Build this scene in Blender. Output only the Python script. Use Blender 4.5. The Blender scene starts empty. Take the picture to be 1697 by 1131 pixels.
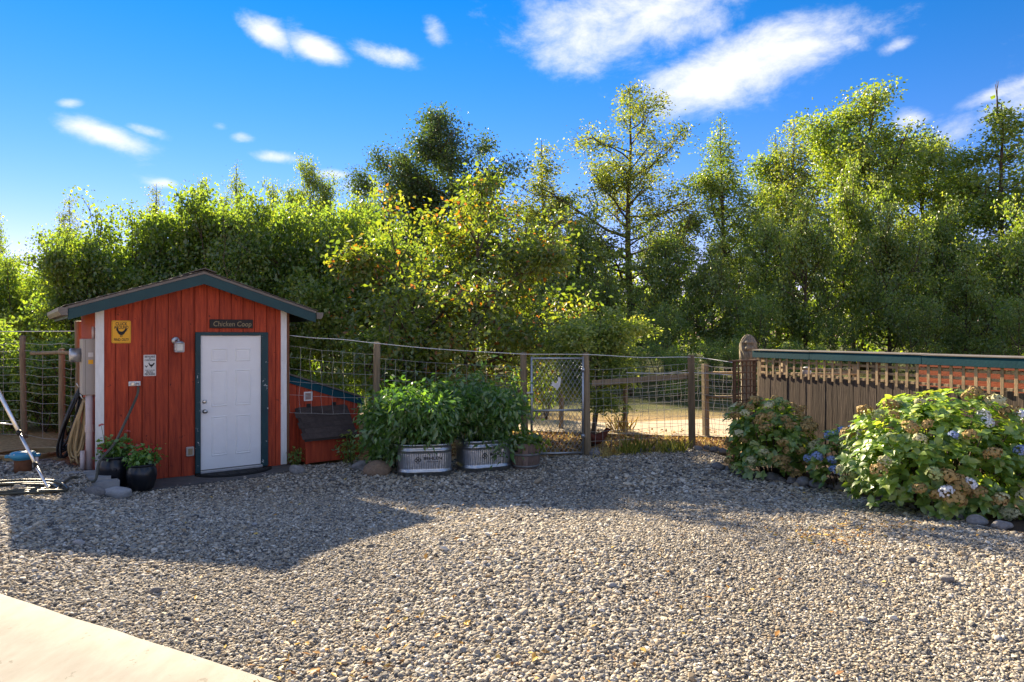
import bpy, bmesh, math, random
import numpy as np
from mathutils import Vector, Matrix, Euler

R = math.radians
SC = bpy.context.scene
COL = SC.collection

# ------------------------------------------------------------------ camera
CAM_H = 2.1
HOR = 556.0          # horizon row in the 1697 x 1131 photograph
F = 1131.3           # focal length in photograph pixels (24 mm on 36 mm)
cam_d = bpy.data.cameras.new('camera')
cam = bpy.data.objects.new('camera', cam_d)
COL.objects.link(cam)
cam.location = (0, 0, CAM_H)
cam.rotation_euler = (R(90), 0, 0)
cam_d.sensor_width = 36.0
cam_d.lens = 24.0
cam_d.shift_y = -(565.5 - HOR) / 1697.0
cam_d.clip_start = 0.05
cam_d.clip_end = 3000
SC.camera = cam

# ------------------------------------------------------------------ light
SUN_AZ = R(-29.5)     # from +Y towards +X
SUN_EL = R(25.0)
sdir = Vector((math.sin(SUN_AZ) * math.cos(SUN_EL), math.cos(SUN_AZ) * math.cos(SUN_EL), math.sin(SUN_EL)))
sun_d = bpy.data.lights.new('sun', 'SUN')
sun_d.energy = 5.0
sun_d.angle = R(0.55)
sun_d.color = (1.0, 0.84, 0.60)
sun = bpy.data.objects.new('sun', sun_d)
COL.objects.link(sun)
sun.rotation_euler = (-sdir).to_track_quat('-Z', 'Y').to_euler()
sun.location = (-8, 14, 12)

SC.view_settings.view_transform = 'Standard'
SC.view_settings.look = 'None'
SC.view_settings.exposure = 1.92
SC.view_settings.gamma = 1.0
SC.view_settings.use_curve_mapping = False
SC.cycles.use_denoising = True
SC.cycles.max_bounces = 8
SC.cycles.diffuse_bounces = 4
SC.cycles.transmission_bounces = 6
SC.cycles.transparent_max_bounces = 6
SC.cycles.sample_clamp_indirect = 6.0
SC.cycles.caustics_reflective = False
SC.cycles.caustics_refractive = False


def build_world():
    w = bpy.data.worlds.new('World')
    SC.world = w
    w.use_nodes = True
    nt = w.node_tree
    nt.nodes.clear()
    N, L = nt.nodes.new, nt.links.new
    out = N('ShaderNodeOutputWorld')
    bg = N('ShaderNodeBackground')
    L(bg.outputs[0], out.inputs[0])
    sky = N('ShaderNodeTexSky')
    sky.sky_type = 'NISHITA'
    sky.sun_disc = False
    sky.sun_elevation = SUN_EL
    sky.sun_rotation = SUN_AZ
    sky.altitude = 0
    sky.air_density = 1.0
    sky.dust_density = 0.0
    sky.ozone_density = 3.0
    tc = N('ShaderNodeTexCoord')

    def m(op, a, b=None, c=None):
        n = N('ShaderNodeMath')
        n.operation = op
        for i, x in enumerate((a, b, c)):
            if x is None:
                continue
            if isinstance(x, (int, float)):
                n.inputs[i].default_value = x
            else:
                L(x, n.inputs[i])
        return n.outputs[0]
    hs = N('ShaderNodeHueSaturation')
    hs.inputs['Saturation'].default_value = 1.28
    hs.inputs['Value'].default_value = 1.0
    L(sky.outputs[0], hs.inputs['Color'])
    # drifting edges for the clouds
    sep = N('ShaderNodeSeparateXYZ')
    L(tc.outputs['Generated'], sep.inputs[0])
    az = m('ARCTAN2', sep.outputs[0], sep.outputs[1])
    el = m('ARCSINE', sep.outputs[2])
    cmb = N('ShaderNodeCombineXYZ')
    L(m('MULTIPLY', az, 1.0), cmb.inputs[0])
    L(m('MULTIPLY', el, 1.7), cmb.inputs[1])
    n1 = N('ShaderNodeTexNoise')
    n1.inputs['Scale'].default_value = 9.0
    n1.inputs['Detail'].default_value = 8
    n1.inputs['Roughness'].default_value = 0.67
    n1.inputs['Distortion'].default_value = 0.25
    L(cmb.outputs[0], n1.inputs['Vector'])
    n2 = N('ShaderNodeTexNoise')
    n2.inputs['Scale'].default_value = 3.0
    n2.inputs['Detail'].default_value = 6
    n2.inputs['Roughness'].default_value = 0.6
    L(cmb.outputs[0], n2.inputs['Vector'])
    cl = [(1230, 112, 182, 46, -13, 1.25), (1120, 140, 80, 34, -10, .9), (1040, 36, 190, 62, -10, 1.0), (935, 50, 80, 50, 20, .8),
          (445, 58, 44, 21, 24, 1.05), (525, 82, 54, 19, 14, 1.1), (640, 92, 52, 16, 5, .9), (718, 48, 30, 20, 50, .7),
          (168, 222, 74, 20, 11, 1.1), (460, 261, 40, 11, 0, 1.0), (400, 227, 24, 11, 0, .9), (365, 210, 20, 9, 0, .75),
          (552, 289, 36, 9, 0, .9), (270, 304, 32, 8, 0, .8), (1670, 180, 90, 38, -25, .85), (1590, 215, 80, 30, -20, .7),
          (1655, 155, 90, 16, -14, .8), (1480, 80, 30, 12, -8, .75), (1505, 200, 36, 20, 0, .8), (115, 172, 26, 9, -10, .75),
          (1405, 66, 28, 16, 10, .7), (240, 215, 40, 10, 10, .75), (590, 310, 60, 16, 0, .6), (940, 400, 90, 40, 0, .55), (1290, 330, 90, 50, 0, .5)]
    acc = None
    for (x, y, a, b, t, wgt) in cl:
        a0 = math.atan((x - 848.5) / F)
        e0 = math.atan((HOR - y) / math.hypot(F, x - 848.5))
        ca = math.cos(a0)
        sa, sb = a / F * ca * ca, b / F * ca     # px to radians
        th = -R(t)
        dx = m('SUBTRACT', az, a0)
        dy = m('SUBTRACT', el, e0)
        p = m('ADD', m('MULTIPLY', dx, math.cos(th) / sa), m('MULTIPLY', dy, math.sin(th) / sa))
        q = m('ADD', m('MULTIPLY', dx, -math.sin(th) / sb), m('MULTIPLY', dy, math.cos(th) / sb))
        d2 = m('ADD', m('MULTIPLY', p, p), m('MULTIPLY', q, q))
        g = m('MULTIPLY', m('EXPONENT', m('MULTIPLY', d2, -0.8)), wgt)
        acc = g if acc is None else m('MAXIMUM', acc, g)
    # scattered weak cloud everywhere, strong where the clouds of this sky stand
    base = m('ADD', m('MULTIPLY', n2.outputs[0], 0.55), -0.16)
    f = m('ADD', m('MULTIPLY', acc, 0.92), m('MULTIPLY', m('SUBTRACT', n1.outputs[0], 0.5), 1.5))
    f = m('ADD', f, m('MULTIPLY', base, 0.5))
    # thicker cloud added only outside the view, for white fill on shaded faces
    def rng_(x, a, b):
        q = N('ShaderNodeMapRange')
        q.interpolation_type = 'SMOOTHSTEP'
        q.inputs['From Min'].default_value = a
        q.inputs['From Max'].default_value = b
        L(x, q.inputs['Value'])
        return q.outputs[0]
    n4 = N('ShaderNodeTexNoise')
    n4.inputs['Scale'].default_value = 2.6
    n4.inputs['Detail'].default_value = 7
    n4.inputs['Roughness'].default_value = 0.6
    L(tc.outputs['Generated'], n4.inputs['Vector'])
    fill_cloud = m('MULTIPLY', m('MAXIMUM', rng_(m('ABSOLUTE', az), .68, .85), rng_(el, .46, .6)), rng_(n4.outputs[0], .44, .59))
    f = m('ADD', f, m('MULTIPLY', fill_cloud, 0.85))
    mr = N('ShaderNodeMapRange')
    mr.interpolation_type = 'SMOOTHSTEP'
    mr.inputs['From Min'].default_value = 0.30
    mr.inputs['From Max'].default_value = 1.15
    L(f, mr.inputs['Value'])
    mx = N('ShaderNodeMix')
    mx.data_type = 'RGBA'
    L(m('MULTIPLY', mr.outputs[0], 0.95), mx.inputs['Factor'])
    # deeper blue overhead, paler towards the horizon
    tr_ = N('ShaderNodeMapRange')
    tr_.inputs['From Min'].default_value = R(6)
    tr_.inputs['From Max'].default_value = R(27)
    tr_.inputs['To Min'].default_value = 0.50
    tr_.inputs['To Max'].default_value = 0.05
    L(el, tr_.inputs['Value'])
    tn = N('ShaderNodeCombineColor')
    L(tr_.outputs[0], tn.inputs[0])
    tn.inputs[1].default_value = 0.335
    tn.inputs[2].default_value = 0.46
    mt_ = N('ShaderNodeMix')
    mt_.data_type = 'RGBA'
    mt_.blend_type = 'MULTIPLY'
    mt_.inputs['Factor'].default_value = 1.0
    L(hs.outputs[0], mt_.inputs[6])
    L(tn.outputs[0], mt_.inputs[7])
    L(mt_.outputs[2], mx.inputs[6])
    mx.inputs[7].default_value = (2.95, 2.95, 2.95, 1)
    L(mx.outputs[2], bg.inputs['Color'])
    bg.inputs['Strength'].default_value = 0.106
    w.cycles.sampling_method = 'MANUAL'
    w.cycles.sample_map_resolution = 1024


build_world()

# ------------------------------------------------------------------ numbers


def sst(a, b, x):
    t = np.clip((np.asarray(x, float) - a) / (b - a), 0, 1)
    return t * t * (3 - 2 * t)


C0 = np.array([-5.744, 9.448])       # front left corner of the coop
UX = np.array([0.802, 0.597])
VX = np.array([-0.597, 0.802])
CW, CL = 2.63, 2.4


def g(X, Y):
    """height of the ground"""
    X = np.asarray(X, float)
    Y = np.asarray(Y, float)
    dx, dy = X - C0[0], Y - C0[1]
    u = dx * UX[0] + dy * UX[1]
    v = dx * VX[0] + dy * VX[1]
    near = sst(-0.7, -1.9, v)
    wd = 0.12 + 1.3 * near
    sL = sst(-0.06 + wd * 0.35, -0.12 - wd * 0.65, u) * sst(16, 9, v)
    sN = sst(9.3, 5.2, Y)
    big = 0.012 * np.sin(X * 1.3 + 0.7) * np.cos(Y * 1.1) * sst(12, 9, Y)
    return (0.36 + 0.085 * np.clip((-1.0 - X) / 3.0, 0, 1.1)) * sN + 0.24 * sL * (1 - sN) + big


def G(px, py, dz=0.0):
    """the ground point seen at a pixel of the photograph"""
    r = (px - 848.5) / F
    Y = 10.0
    for _ in range(40):
        z = float(g(r * Y, Y)) + dz
        Y = 0.5 * Y + 0.5 * F * (CAM_H - z) / max(py - HOR, 1)
    return Vector((r * Y, Y, float(g(r * Y, Y))))


def W(px, py, Y):
    """the point at depth Y seen at a pixel"""
    return Vector(((px - 848.5) / F * Y, Y, CAM_H - (py - HOR) / F * Y))


def gz(x, y):
    return float(g(x, y))


def fp(px, py, v=0.0):
    """pixel to (u, z) on a plane parallel to the coop front, v behind it"""
    r = (px - 848.5) / F
    ox, oy = C0 + v * VX
    u = (r * oy - ox) / (UX[0] - UX[1] * r)
    Y = oy + UX[1] * u
    return u, CAM_H - (py - HOR) * Y / F


# ------------------------------------------------------------------ mesh building
class MB:
    def __init__(s):
        s.v, s.f, s.sm = [], [], []

    def add(s, vs, fs, smooth=False):
        o = len(s.v)
        s.v += [tuple(p) for p in vs]
        s.f += [tuple(i + o for i in q) for q in fs]
        s.sm += [smooth] * len(fs)
        return s

    def box(s, a, b, M=None):
        x0, y0, z0 = a
        x1, y1, z1 = b
        vs = [(x0, y0, z0), (x1, y0, z0), (x1, y1, z0), (x0, y1, z0), (x0, y0, z1), (x1, y0, z1), (x1, y1, z1), (x0, y1, z1)]
        if M is not None:
            vs = [M @ Vector(p) for p in vs]
        return s.add(vs, [(3, 2, 1, 0), (4, 5, 6, 7), (0, 1, 5, 4), (1, 2, 6, 5), (2, 3, 7, 6), (3, 0, 4, 7)])

    def bbox(s, a, b, c=0.004, M=None):
        """box with chamfered vertical and front edges"""
        x0, y0, z0 = a
        x1, y1, z1 = b
        c = min(c, abs(x1 - x0) * .45, abs(y1 - y0) * .45, abs(z1 - z0) * .45)
        vs = []
        for (zz, k) in ((z0, c), (z0 + c, 0), (z1 - c, 0), (z1, c)):
            for (x, y) in ((x0 + c, y0), (x1 - c, y0), (x1, y0 + c), (x1, y1 - c), (x1 - c, y1), (x0 + c, y1), (x0, y1 - c), (x0, y0 + c)):
                xx = min(max(x, x0 + k), x1 - k)
                yy = min(max(y, y0 + k), y1 - k)
                vs.append((xx, yy, zz))
        if M is not None:
            vs = [M @ Vector(p) for p in vs]
        fs = [tuple(range(7, -1, -1)), tuple(range(24, 32))]
        for r in range(3):
            for i in range(8):
                fs.append((r * 8 + i, r * 8 + (i + 1) % 8, r * 8 + 8 + (i + 1) % 8, r * 8 + 8 + i))
        return s.add(vs, fs)

    def prism(s, poly, fn0, fn1):
        """poly 2D -> fn0/fn1 give the two ends"""
        n = len(poly)
        vs = [fn0(*p) for p in poly] + [fn1(*p) for p in poly]
        fs = [tuple(range(n - 1, -1, -1)), tuple(range(n, 2 * n))]
        for i in range(n):
            j = (i + 1) % n
            fs.append((i, j, n + j, n + i))
        return s.add(vs, fs)

    def tube(s, pts, rad, k=6, cap=True, smooth=True):
        pts = [Vector(p) for p in pts]
        n = len(pts)
        rs = rad if isinstance(rad, (list, tuple, np.ndarray)) else [rad] * n
        vs, up = [], None
        for i, p in enumerate(pts):
            t = (pts[min(i + 1, n - 1)] - pts[max(i - 1, 0)])
            if t.length < 1e-9:
                t = Vector((0, 0, 1))
            t.normalize()
            if up is None:
                up = Vector((1, 0, 0)) if abs(t.x) < 0.8 else Vector((0, 1, 0))
            b = t.cross(up)
            if b.length < 1e-6:
                b = t.orthogonal()
            b.normalize()
            up = b.cross(t).normalized()
            for j in range(k):
                a = 2 * math.pi * j / k
                vs.append(p + (up * math.cos(a) + b * math.sin(a)) * rs[i])
        fs = []
        for i in range(n - 1):
            for j in range(k):
                fs.append((i * k + j, i * k + (j + 1) % k, (i + 1) * k + (j + 1) % k, (i + 1) * k + j))
        o = len(s.v)
        s.add(vs, fs, smooth)
        if cap:
            s.f += [tuple(o + j for j in range(k - 1, -1, -1)), tuple(o + (n - 1) * k + j for j in range(k))]
            s.sm += [False, False]
        return s

    def lathe(s, prof, k=24, M=None, smooth=True):
        vs = []
        for (r, z) in prof:
            for j in range(k):
                a = 2 * math.pi * j / k
                p = Vector((r * math.cos(a), r * math.sin(a), z))
                vs.append(M @ p if M is not None else p)
        fs = []
        for i in range(len(prof) - 1):
            for j in range(k):
                fs.append((i * k + j, i * k + (j + 1) % k, (i + 1) * k + (j + 1) % k, (i + 1) * k + j))
        return s.add(vs, fs, smooth)

    def mesh(s, name, mat=None):
        me = bpy.data.meshes.new(name)
        me.from_pydata([tuple(p) for p in s.v], [], s.f)
        me.polygons.foreach_set('use_smooth', s.sm)
        me.update()
        bm = bmesh.new()
        bm.from_mesh(me)
        bmesh.ops.recalc_face_normals(bm, faces=bm.faces)
        bm.to_mesh(me)
        bm.free()
        if mat:
            me.materials.append(mat)
        return me

    def build(s, name, mat, parent=None, **kw):
        return link(name, s.mesh(name, mat), parent, **kw)


def link(name, data, parent=None, loc=None, rot=None, label=None, cat=None, group=None, kind=None, scale=None):
    o = bpy.data.objects.new(name, data)
    COL.objects.link(o)
    if parent:
        o.parent = parent
    if loc is not None:
        o.location = loc
    if rot is not None:
        o.rotation_euler = rot
    if scale is not None:
        o.scale = scale
    tag(o, label, cat, group, kind)
    return o


def tag(o, label=None, cat=None, group=None, kind=None):
    for k, v in (('label', label), ('category', cat), ('group', group), ('kind', kind)):
        if v:
            o[k] = v
    return o


def empty(name, loc=(0, 0, 0), rz=0.0, label=None, cat=None, group=None):
    o = link(name, None, None, loc, (0, 0, rz), label, cat, group)
    o.empty_display_size = 0.1
    return o


def copy_tree(o, parent=None):
    c = o.copy()
    COL.objects.link(c)
    c.parent = parent
    for ch in o.children:
        copy_tree(ch, c)
    return c


def np_mesh(name, V, Fc, mat=None, attrs=None, smooth=False):
    """fast mesh from numpy: V (n,3), Fc (m,k)"""
    me = bpy.data.meshes.new(name)
    V = np.ascontiguousarray(V, dtype=np.float32)
    Fc = np.ascontiguousarray(Fc, dtype=np.int32)
    m, k = Fc.shape
    me.vertices.add(len(V))
    me.vertices.foreach_set('co', V.ravel())
    me.loops.add(m * k)
    me.loops.foreach_set('vertex_index', Fc.ravel())
    me.polygons.add(m)
    me.polygons.foreach_set('loop_start', np.arange(0, m * k, k, dtype=np.int32))
    me.polygons.foreach_set('loop_total', np.full(m, k, dtype=np.int32))
    if smooth:
        me.polygons.foreach_set('use_smooth', np.ones(m, bool))
    if attrs:
        for an, arr in attrs.items():
            a = me.attributes.new(an, 'FLOAT', 'FACE')
            a.data.foreach_set('value', np.ascontiguousarray(arr, dtype=np.float32))
    me.update(calc_edges=True)
    if mat:
        me.materials.append(mat)
    return me


# ------------------------------------------------------------------ materials
MATS = {}


def ramp(nt, fac, stops):
    r = nt.nodes.new('ShaderNodeValToRGB')
    e = r.color_ramp.elements
    while len(e) < len(stops):
        e.new(0.5)
    for i, (p, c) in enumerate(stops):
        e[i].position = p
        e[i].color = (*c, 1)
    nt.links.new(fac, r.inputs[0])
    return r.outputs[0]


def mat(name, c1, c2=None, rough=0.7, metal=0.0, scale=8.0, stretch=(1, 1, 1), bump=0.0, bscale=40.0, detail=6,
        objrand=0.0, spec=0.4, chips=None, chip_cut=0.62, chip_scale=20, coords='Object', coat=0.0):
    if name in MATS:
        return MATS[name]
    m = bpy.data.materials.new(name)
    m.use_nodes = True
    nt = m.node_tree
    N, L = nt.nodes.new, nt.links.new
    p = nt.nodes['Principled BSDF']
    p.inputs['Roughness'].default_value = rough
    p.inputs['Metallic'].default_value = metal
    p.inputs['Specular IOR Level'].default_value = spec
    if coat:
        p.inputs['Coat Weight'].default_value = coat
        p.inputs['Coat Roughness'].default_value = 0.12
    c2 = c2 or tuple(x * 0.7 for x in c1)
    tc = N('ShaderNodeTexCoord')
    mp = N('ShaderNodeMapping')
    mp.inputs['Scale'].default_value = stretch
    L(tc.outputs[coords], mp.inputs[0])
    vec = mp.outputs[0]
    oi = None
    if objrand:
        oi = N('ShaderNodeObjectInfo')
        ad = N('ShaderNodeVectorMath')
        ad.operation = 'ADD'
        mu = N('ShaderNodeMath')
        mu.operation = 'MULTIPLY'
        mu.inputs[1].default_value = 37.0
        L(oi.outputs['Random'], mu.inputs[0])
        L(mp.outputs[0], ad.inputs[0])
        L(mu.outputs[0], ad.inputs[1])
        vec = ad.outputs[0]
    no = N('ShaderNodeTexNoise')
    no.inputs['Scale'].default_value = scale
    no.inputs['Detail'].default_value = detail
    no.inputs['Roughness'].default_value = 0.65
    L(vec, no.inputs['Vector'])
    col = ramp(nt, no.outputs[0], [(0.30, c2), (0.70, c1)])
    if objrand:
        hs = N('ShaderNodeHueSaturation')
        mr = N('ShaderNodeMapRange')
        mr.inputs['To Min'].default_value = 1 - objrand
        mr.inputs['To Max'].default_value = 1 + objrand
        L(oi.outputs['Random'], mr.inputs['Value'])
        L(mr.outputs[0], hs.inputs['Value'])
        L(col, hs.inputs['Color'])
        col = hs.outputs[0]
    if chips:
        n3 = N('ShaderNodeTexNoise')
        n3.inputs['Scale'].default_value = chip_scale
        n3.inputs['Detail'].default_value = 5
        n3.inputs['Roughness'].default_value = 0.7
        L(tc.outputs[coords], n3.inputs['Vector'])
        mr2 = N('ShaderNodeMapRange')
        mr2.inputs['From Min'].default_value = chip_cut
        mr2.inputs['From Max'].default_value = chip_cut + 0.02
        L(n3.outputs[0], mr2.inputs['Value'])
        mx = N('ShaderNodeMix')
        mx.data_type = 'RGBA'
        L(mr2.outputs[0], mx.inputs['Factor'])
        L(col, mx.inputs[6])
        mx.inputs[7].default_value = (*chips, 1)
        col = mx.outputs[2]
    L(col, p.inputs['Base Color'])
    if bump:
        n2 = N('ShaderNodeTexNoise')
        n2.inputs['Scale'].default_value = bscale
        n2.inputs['Detail'].default_value = 5
        L(vec, n2.inputs['Vector'])
        b = N('ShaderNodeBump')
        b.inputs['Strength'].default_value = bump
        b.inputs['Distance'].default_value = 0.01
        L(n2.outputs[0], b.inputs['Height'])
        L(b.outputs[0], p.inputs['Normal'])
    MATS[name] = m
    return m


def leaf_mat(name, stops, trans, tw=0.45, rough=0.45, gloss=0.06):
    """leaf: coloured per leaf by the 'tint' attribute, lets light through"""
    m = bpy.data.materials.new(name)
    m.use_nodes = True
    nt = m.node_tree
    nt.nodes.clear()
    N, L = nt.nodes.new, nt.links.new
    out = N('ShaderNodeOutputMaterial')
    at = N('ShaderNodeAttribute')
    at.attribute_name = 'tint'
    oi = N('ShaderNodeObjectInfo')
    col = ramp(nt, at.outputs['Fac'], stops)
    tcol = ramp(nt, at.outputs['Fac'], trans)
    hs = N('ShaderNodeHueSaturation')
    mr = N('ShaderNodeMapRange')
    mr.inputs['To Min'].default_value = 0.82
    mr.inputs['To Max'].default_value = 1.18
    L(oi.outputs['Random'], mr.inputs['Value'])
    L(mr.outputs[0], hs.inputs['Value'])
    L(col, hs.inputs['Color'])
    d = N('ShaderNodeBsdfDiffuse')
    t = N('ShaderNodeBsdfTranslucent')
    gl = N('ShaderNodeBsdfGlossy')
    gl.inputs['Roughness'].default_value = rough
    gl.inputs['Color'].default_value = (1, 1, 1, 1)
    L(hs.outputs[0], d.inputs['Color'])
    L(tcol, t.inputs['Color'])
    a = N('ShaderNodeMixShader')
    a.inputs[0].default_value = tw
    L(d.outputs[0], a.inputs[1])
    L(t.outputs[0], a.inputs[2])
    b = N('ShaderNodeMixShader')
    b.inputs[0].default_value = gloss
    L(a.outputs[0], b.inputs[1])
    L(gl.outputs[0], b.inputs[2])
    L(b.outputs[0], out.inputs[0])
    return m


M_red = mat('red_siding', (0.52, 0.076, 0.025), (0.23, 0.025, 0.010), rough=0.75, scale=4, stretch=(7, 7, 0.55), bump=0.6, bscale=14, objrand=0.13,
            chips=(0.10, 0.014, 0.008), chip_cut=0.66, chip_scale=9)
M_redplain = mat('red_boards', (0.50, 0.076, 0.024), (0.26, 0.030, 0.012), rough=0.75, scale=4, stretch=(5, 5, 0.6), bump=0.4, bscale=12, objrand=0.1)
M_groove = mat('siding_groove', (0.20, 0.030, 0.014), rough=0.9)
M_white = mat('white_trim', (0.84, 0.83, 0.80), (0.66, 0.65, 0.61), rough=0.6, scale=6, stretch=(3, 3, .6), chips=(0.22, 0.16, 0.11), chip_cut=0.70, chip_scale=12)
M_door = mat('white_door', (0.88, 0.88, 0.86), (0.80, 0.79, 0.77), rough=0.42, scale=2.2, bump=0.05, bscale=60)
M_teal = mat('teal_paint', (0.012, 0.062, 0.070), (0.009, 0.042, 0.050), rough=0.55, scale=4, bump=0.15, bscale=30)
M_tealchip = mat('teal_peeling_paint', (0.012, 0.055, 0.066), (0.008, 0.036, 0.046), rough=0.55, scale=4, chips=(0.62, 0.62, 0.6), chip_cut=0.655, chip_scale=13, bump=0.2)
M_tealfence = mat('teal_fence_paint', (0.006, 0.062, 0.085), (0.005, 0.045, 0.062), rough=0.7, spec=0.15, scale=3, bump=0.15, bscale=30)
M_shingle = mat('roof_shingle', (0.15, 0.135, 0.115), (0.075, 0.066, 0.058), rough=0.95, scale=30, bump=0.5, bscale=150, objrand=0.3)
M_gutter = mat('gutter_brown', (0.20, 0.175, 0.15), (0.14, 0.12, 0.10), rough=0.5, scale=5)
M_brownwood = mat('brown_trim', (0.22, 0.10, 0.045), (0.12, 0.05, 0.025), rough=0.8, scale=6, stretch=(6, 6, .6), bump=0.3)
M_steel = mat('brushed_steel', (0.62, 0.62, 0.6), rough=0.28, metal=1.0, scale=20)
M_alu = mat('aluminium_tube', (0.78, 0.79, 0.80), (0.7, 0.7, 0.7), rough=0.32, metal=1.0, scale=9)
M_galv = mat('galvanised_steel', (0.56, 0.58, 0.60), (0.36, 0.38, 0.41), rough=0.36, metal=1.0, scale=14, detail=8)
M_galvtube = mat('galvanised_tube', (0.50, 0.52, 0.54), (0.38, 0.4, 0.42), rough=0.45, metal=0.85, scale=14)
M_wire = mat('fence_wire', (0.50, 0.49, 0.46), (0.4, 0.39, 0.36), rough=0.5, metal=0.3)
M_rope = mat('white_wire', (0.72, 0.71, 0.68), (0.6, 0.6, 0.58), rough=0.6)
M_black = mat('black_rubber', (0.018, 0.018, 0.018), (0.010, 0.010, 0.010), rough=0.8, scale=30, bump=0.5, bscale=120)
M_blackhose = mat('black_hose', (0.016, 0.016, 0.017), rough=0.45)
M_tanhose = mat('tan_hose', (0.42, 0.30, 0.14), (0.32, 0.22, 0.10), rough=0.5)
M_greyhose = mat('grey_green_hose', (0.085, 0.083, 0.06), (0.06, 0.058, 0.042), rough=0.45)
M_pot = mat('black_glaze', (0.012, 0.013, 0.017), (0.008, 0.009, 0.012), rough=0.3, spec=0.5, scale=6, bump=0.1, bscale=20)
M_soil = mat('soil', (0.055, 0.038, 0.026), (0.025, 0.018, 0.012), rough=1.0, scale=25, bump=0.8, bscale=60)
M_panel = mat('grey_panel', (0.42, 0.38, 0.33), (0.36, 0.33, 0.29), rough=0.5, scale=3)
M_pvc = mat('pvc_conduit', (0.62, 0.52, 0.49), (0.5, 0.42, 0.39), rough=0.5, scale=5, chips=(0.3, 0.03, 0.02), chip_cut=0.68, chip_scale=8)
M_glass = mat('lamp_glass', (0.75, 0.78, 0.72), rough=0.15, spec=0.6)
M_yellow = mat('yellow_sign', (0.86, 0.42, 0.012), (0.80, 0.38, 0.010), rough=0.4, scale=2)
M_signwhite = mat('white_sign', (0.75, 0.73, 0.68), rough=0.45, scale=2)
M_print = mat('black_print', (0.012, 0.011, 0.010), rough=0.6)
M_darksign = mat('dark_wood_sign', (0.022, 0.017, 0.014), (0.012, 0.010, 0.009), rough=0.6, scale=8, stretch=(.5, 4, 4))
M_goldprint = mat('tan_lettering', (0.36, 0.28, 0.15), rough=0.6)
M_bluecap = mat('blue_cap', (0.05, 0.28, 0.46), (0.04, 0.22, 0.36), rough=0.45)
M_rust = mat('rusty_casing', (0.18, 0.07, 0.028), (0.09, 0.035, 0.015), rough=0.85, scale=14, bump=0.4)
M_tarpaper = mat('dark_lid_shingle', (0.075, 0.055, 0.046), (0.04, 0.03, 0.026), rough=0.95, scale=20, bump=0.5, bscale=120, objrand=0.2)
M_post = mat('weathered_post', (0.30, 0.225, 0.135), (0.14, 0.105, 0.062), rough=0.9, scale=5, stretch=(7, 7, .5), bump=0.6, bscale=14, objrand=0.25)
M_fenceboard = mat('weathered_fence_board', (0.125, 0.088, 0.062), (0.05, 0.035, 0.026), rough=0.92, scale=5, stretch=(7, 7, .5), bump=0.6, bscale=12, objrand=0.3)
M_lattice = mat('lattice_slat', (0.46, 0.33, 0.19), (0.30, 0.20, 0.11), rough=0.85, scale=6, stretch=(5, 5, .7), objrand=0.2, bump=0.3)
M_redcedar = mat('red_stained_board', (0.40, 0.095, 0.030), (0.25, 0.05, 0.018), rough=0.8, scale=5, stretch=(.6, 6, 6), objrand=0.2, bump=0.3)
M_carved = mat('carved_wood', (0.32, 0.27, 0.19), (0.12, 0.09, 0.06), rough=0.9, scale=9, stretch=(4, 4, 1), bump=0.5, bscale=25)
M_stave = mat('barrel_stave', (0.27, 0.185, 0.145), (0.15, 0.10, 0.078), rough=0.9, scale=7, stretch=(6, 6, .5), bump=0.6, bscale=16, objrand=0.22)
M_band = mat('barrel_band', (0.28, 0.28, 0.28), (0.2, 0.19, 0.18), rough=0.6, metal=0.6, scale=9)
M_rock = mat('river_rock', (0.27, 0.255, 0.24), (0.14, 0.13, 0.125), rough=0.9, scale=5, bump=0.5, bscale=22, objrand=0.25)
M_tanrock = mat('tan_boulder', (0.33, 0.23, 0.15), (0.20, 0.13, 0.085), rough=0.9, scale=9, bump=0.4, bscale=30)
M_slab = mat('grey_flagstone', (0.44, 0.43, 0.42), (0.30, 0.295, 0.29), rough=0.9, scale=7, bump=0.5, bscale=30, objrand=0.12)
M_moss = mat('moss', (0.30, 0.25, 0.03), (0.16, 0.15, 0.02), rough=1.0, scale=30, bump=1.0, bscale=120)
M_concrete = mat('broom_concrete', (0.345, 0.32, 0.28), (0.255, 0.235, 0.20), rough=0.9, scale=1.6, stretch=(5, 2.0, 1), bump=0.35, bscale=150, detail=14,
                 chips=(0.19, 0.17, 0.14), chip_cut=0.64, chip_scale=9)
M_pad = mat('dark_pad', (0.115, 0.11, 0.105), (0.075, 0.072, 0.07), rough=0.95, scale=7, bump=0.4, bscale=90)
M_bark = mat('bark', (0.13, 0.095, 0.065), (0.055, 0.042, 0.03), rough=0.95, scale=9, stretch=(3, 3, .6), bump=0.7, bscale=25)
M_palebark = mat('pale_bark', (0.22, 0.17, 0.12), (0.10, 0.08, 0.055), rough=0.95, scale=9, stretch=(3, 3, .6), bump=0.6, bscale=25)
M_stem = mat('green_stem', (0.10, 0.16, 0.03), (0.07, 0.10, 0.02), rough=0.6)
M_birdwhite = mat('white_paint', (0.78, 0.76, 0.72), rough=0.5)

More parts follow.
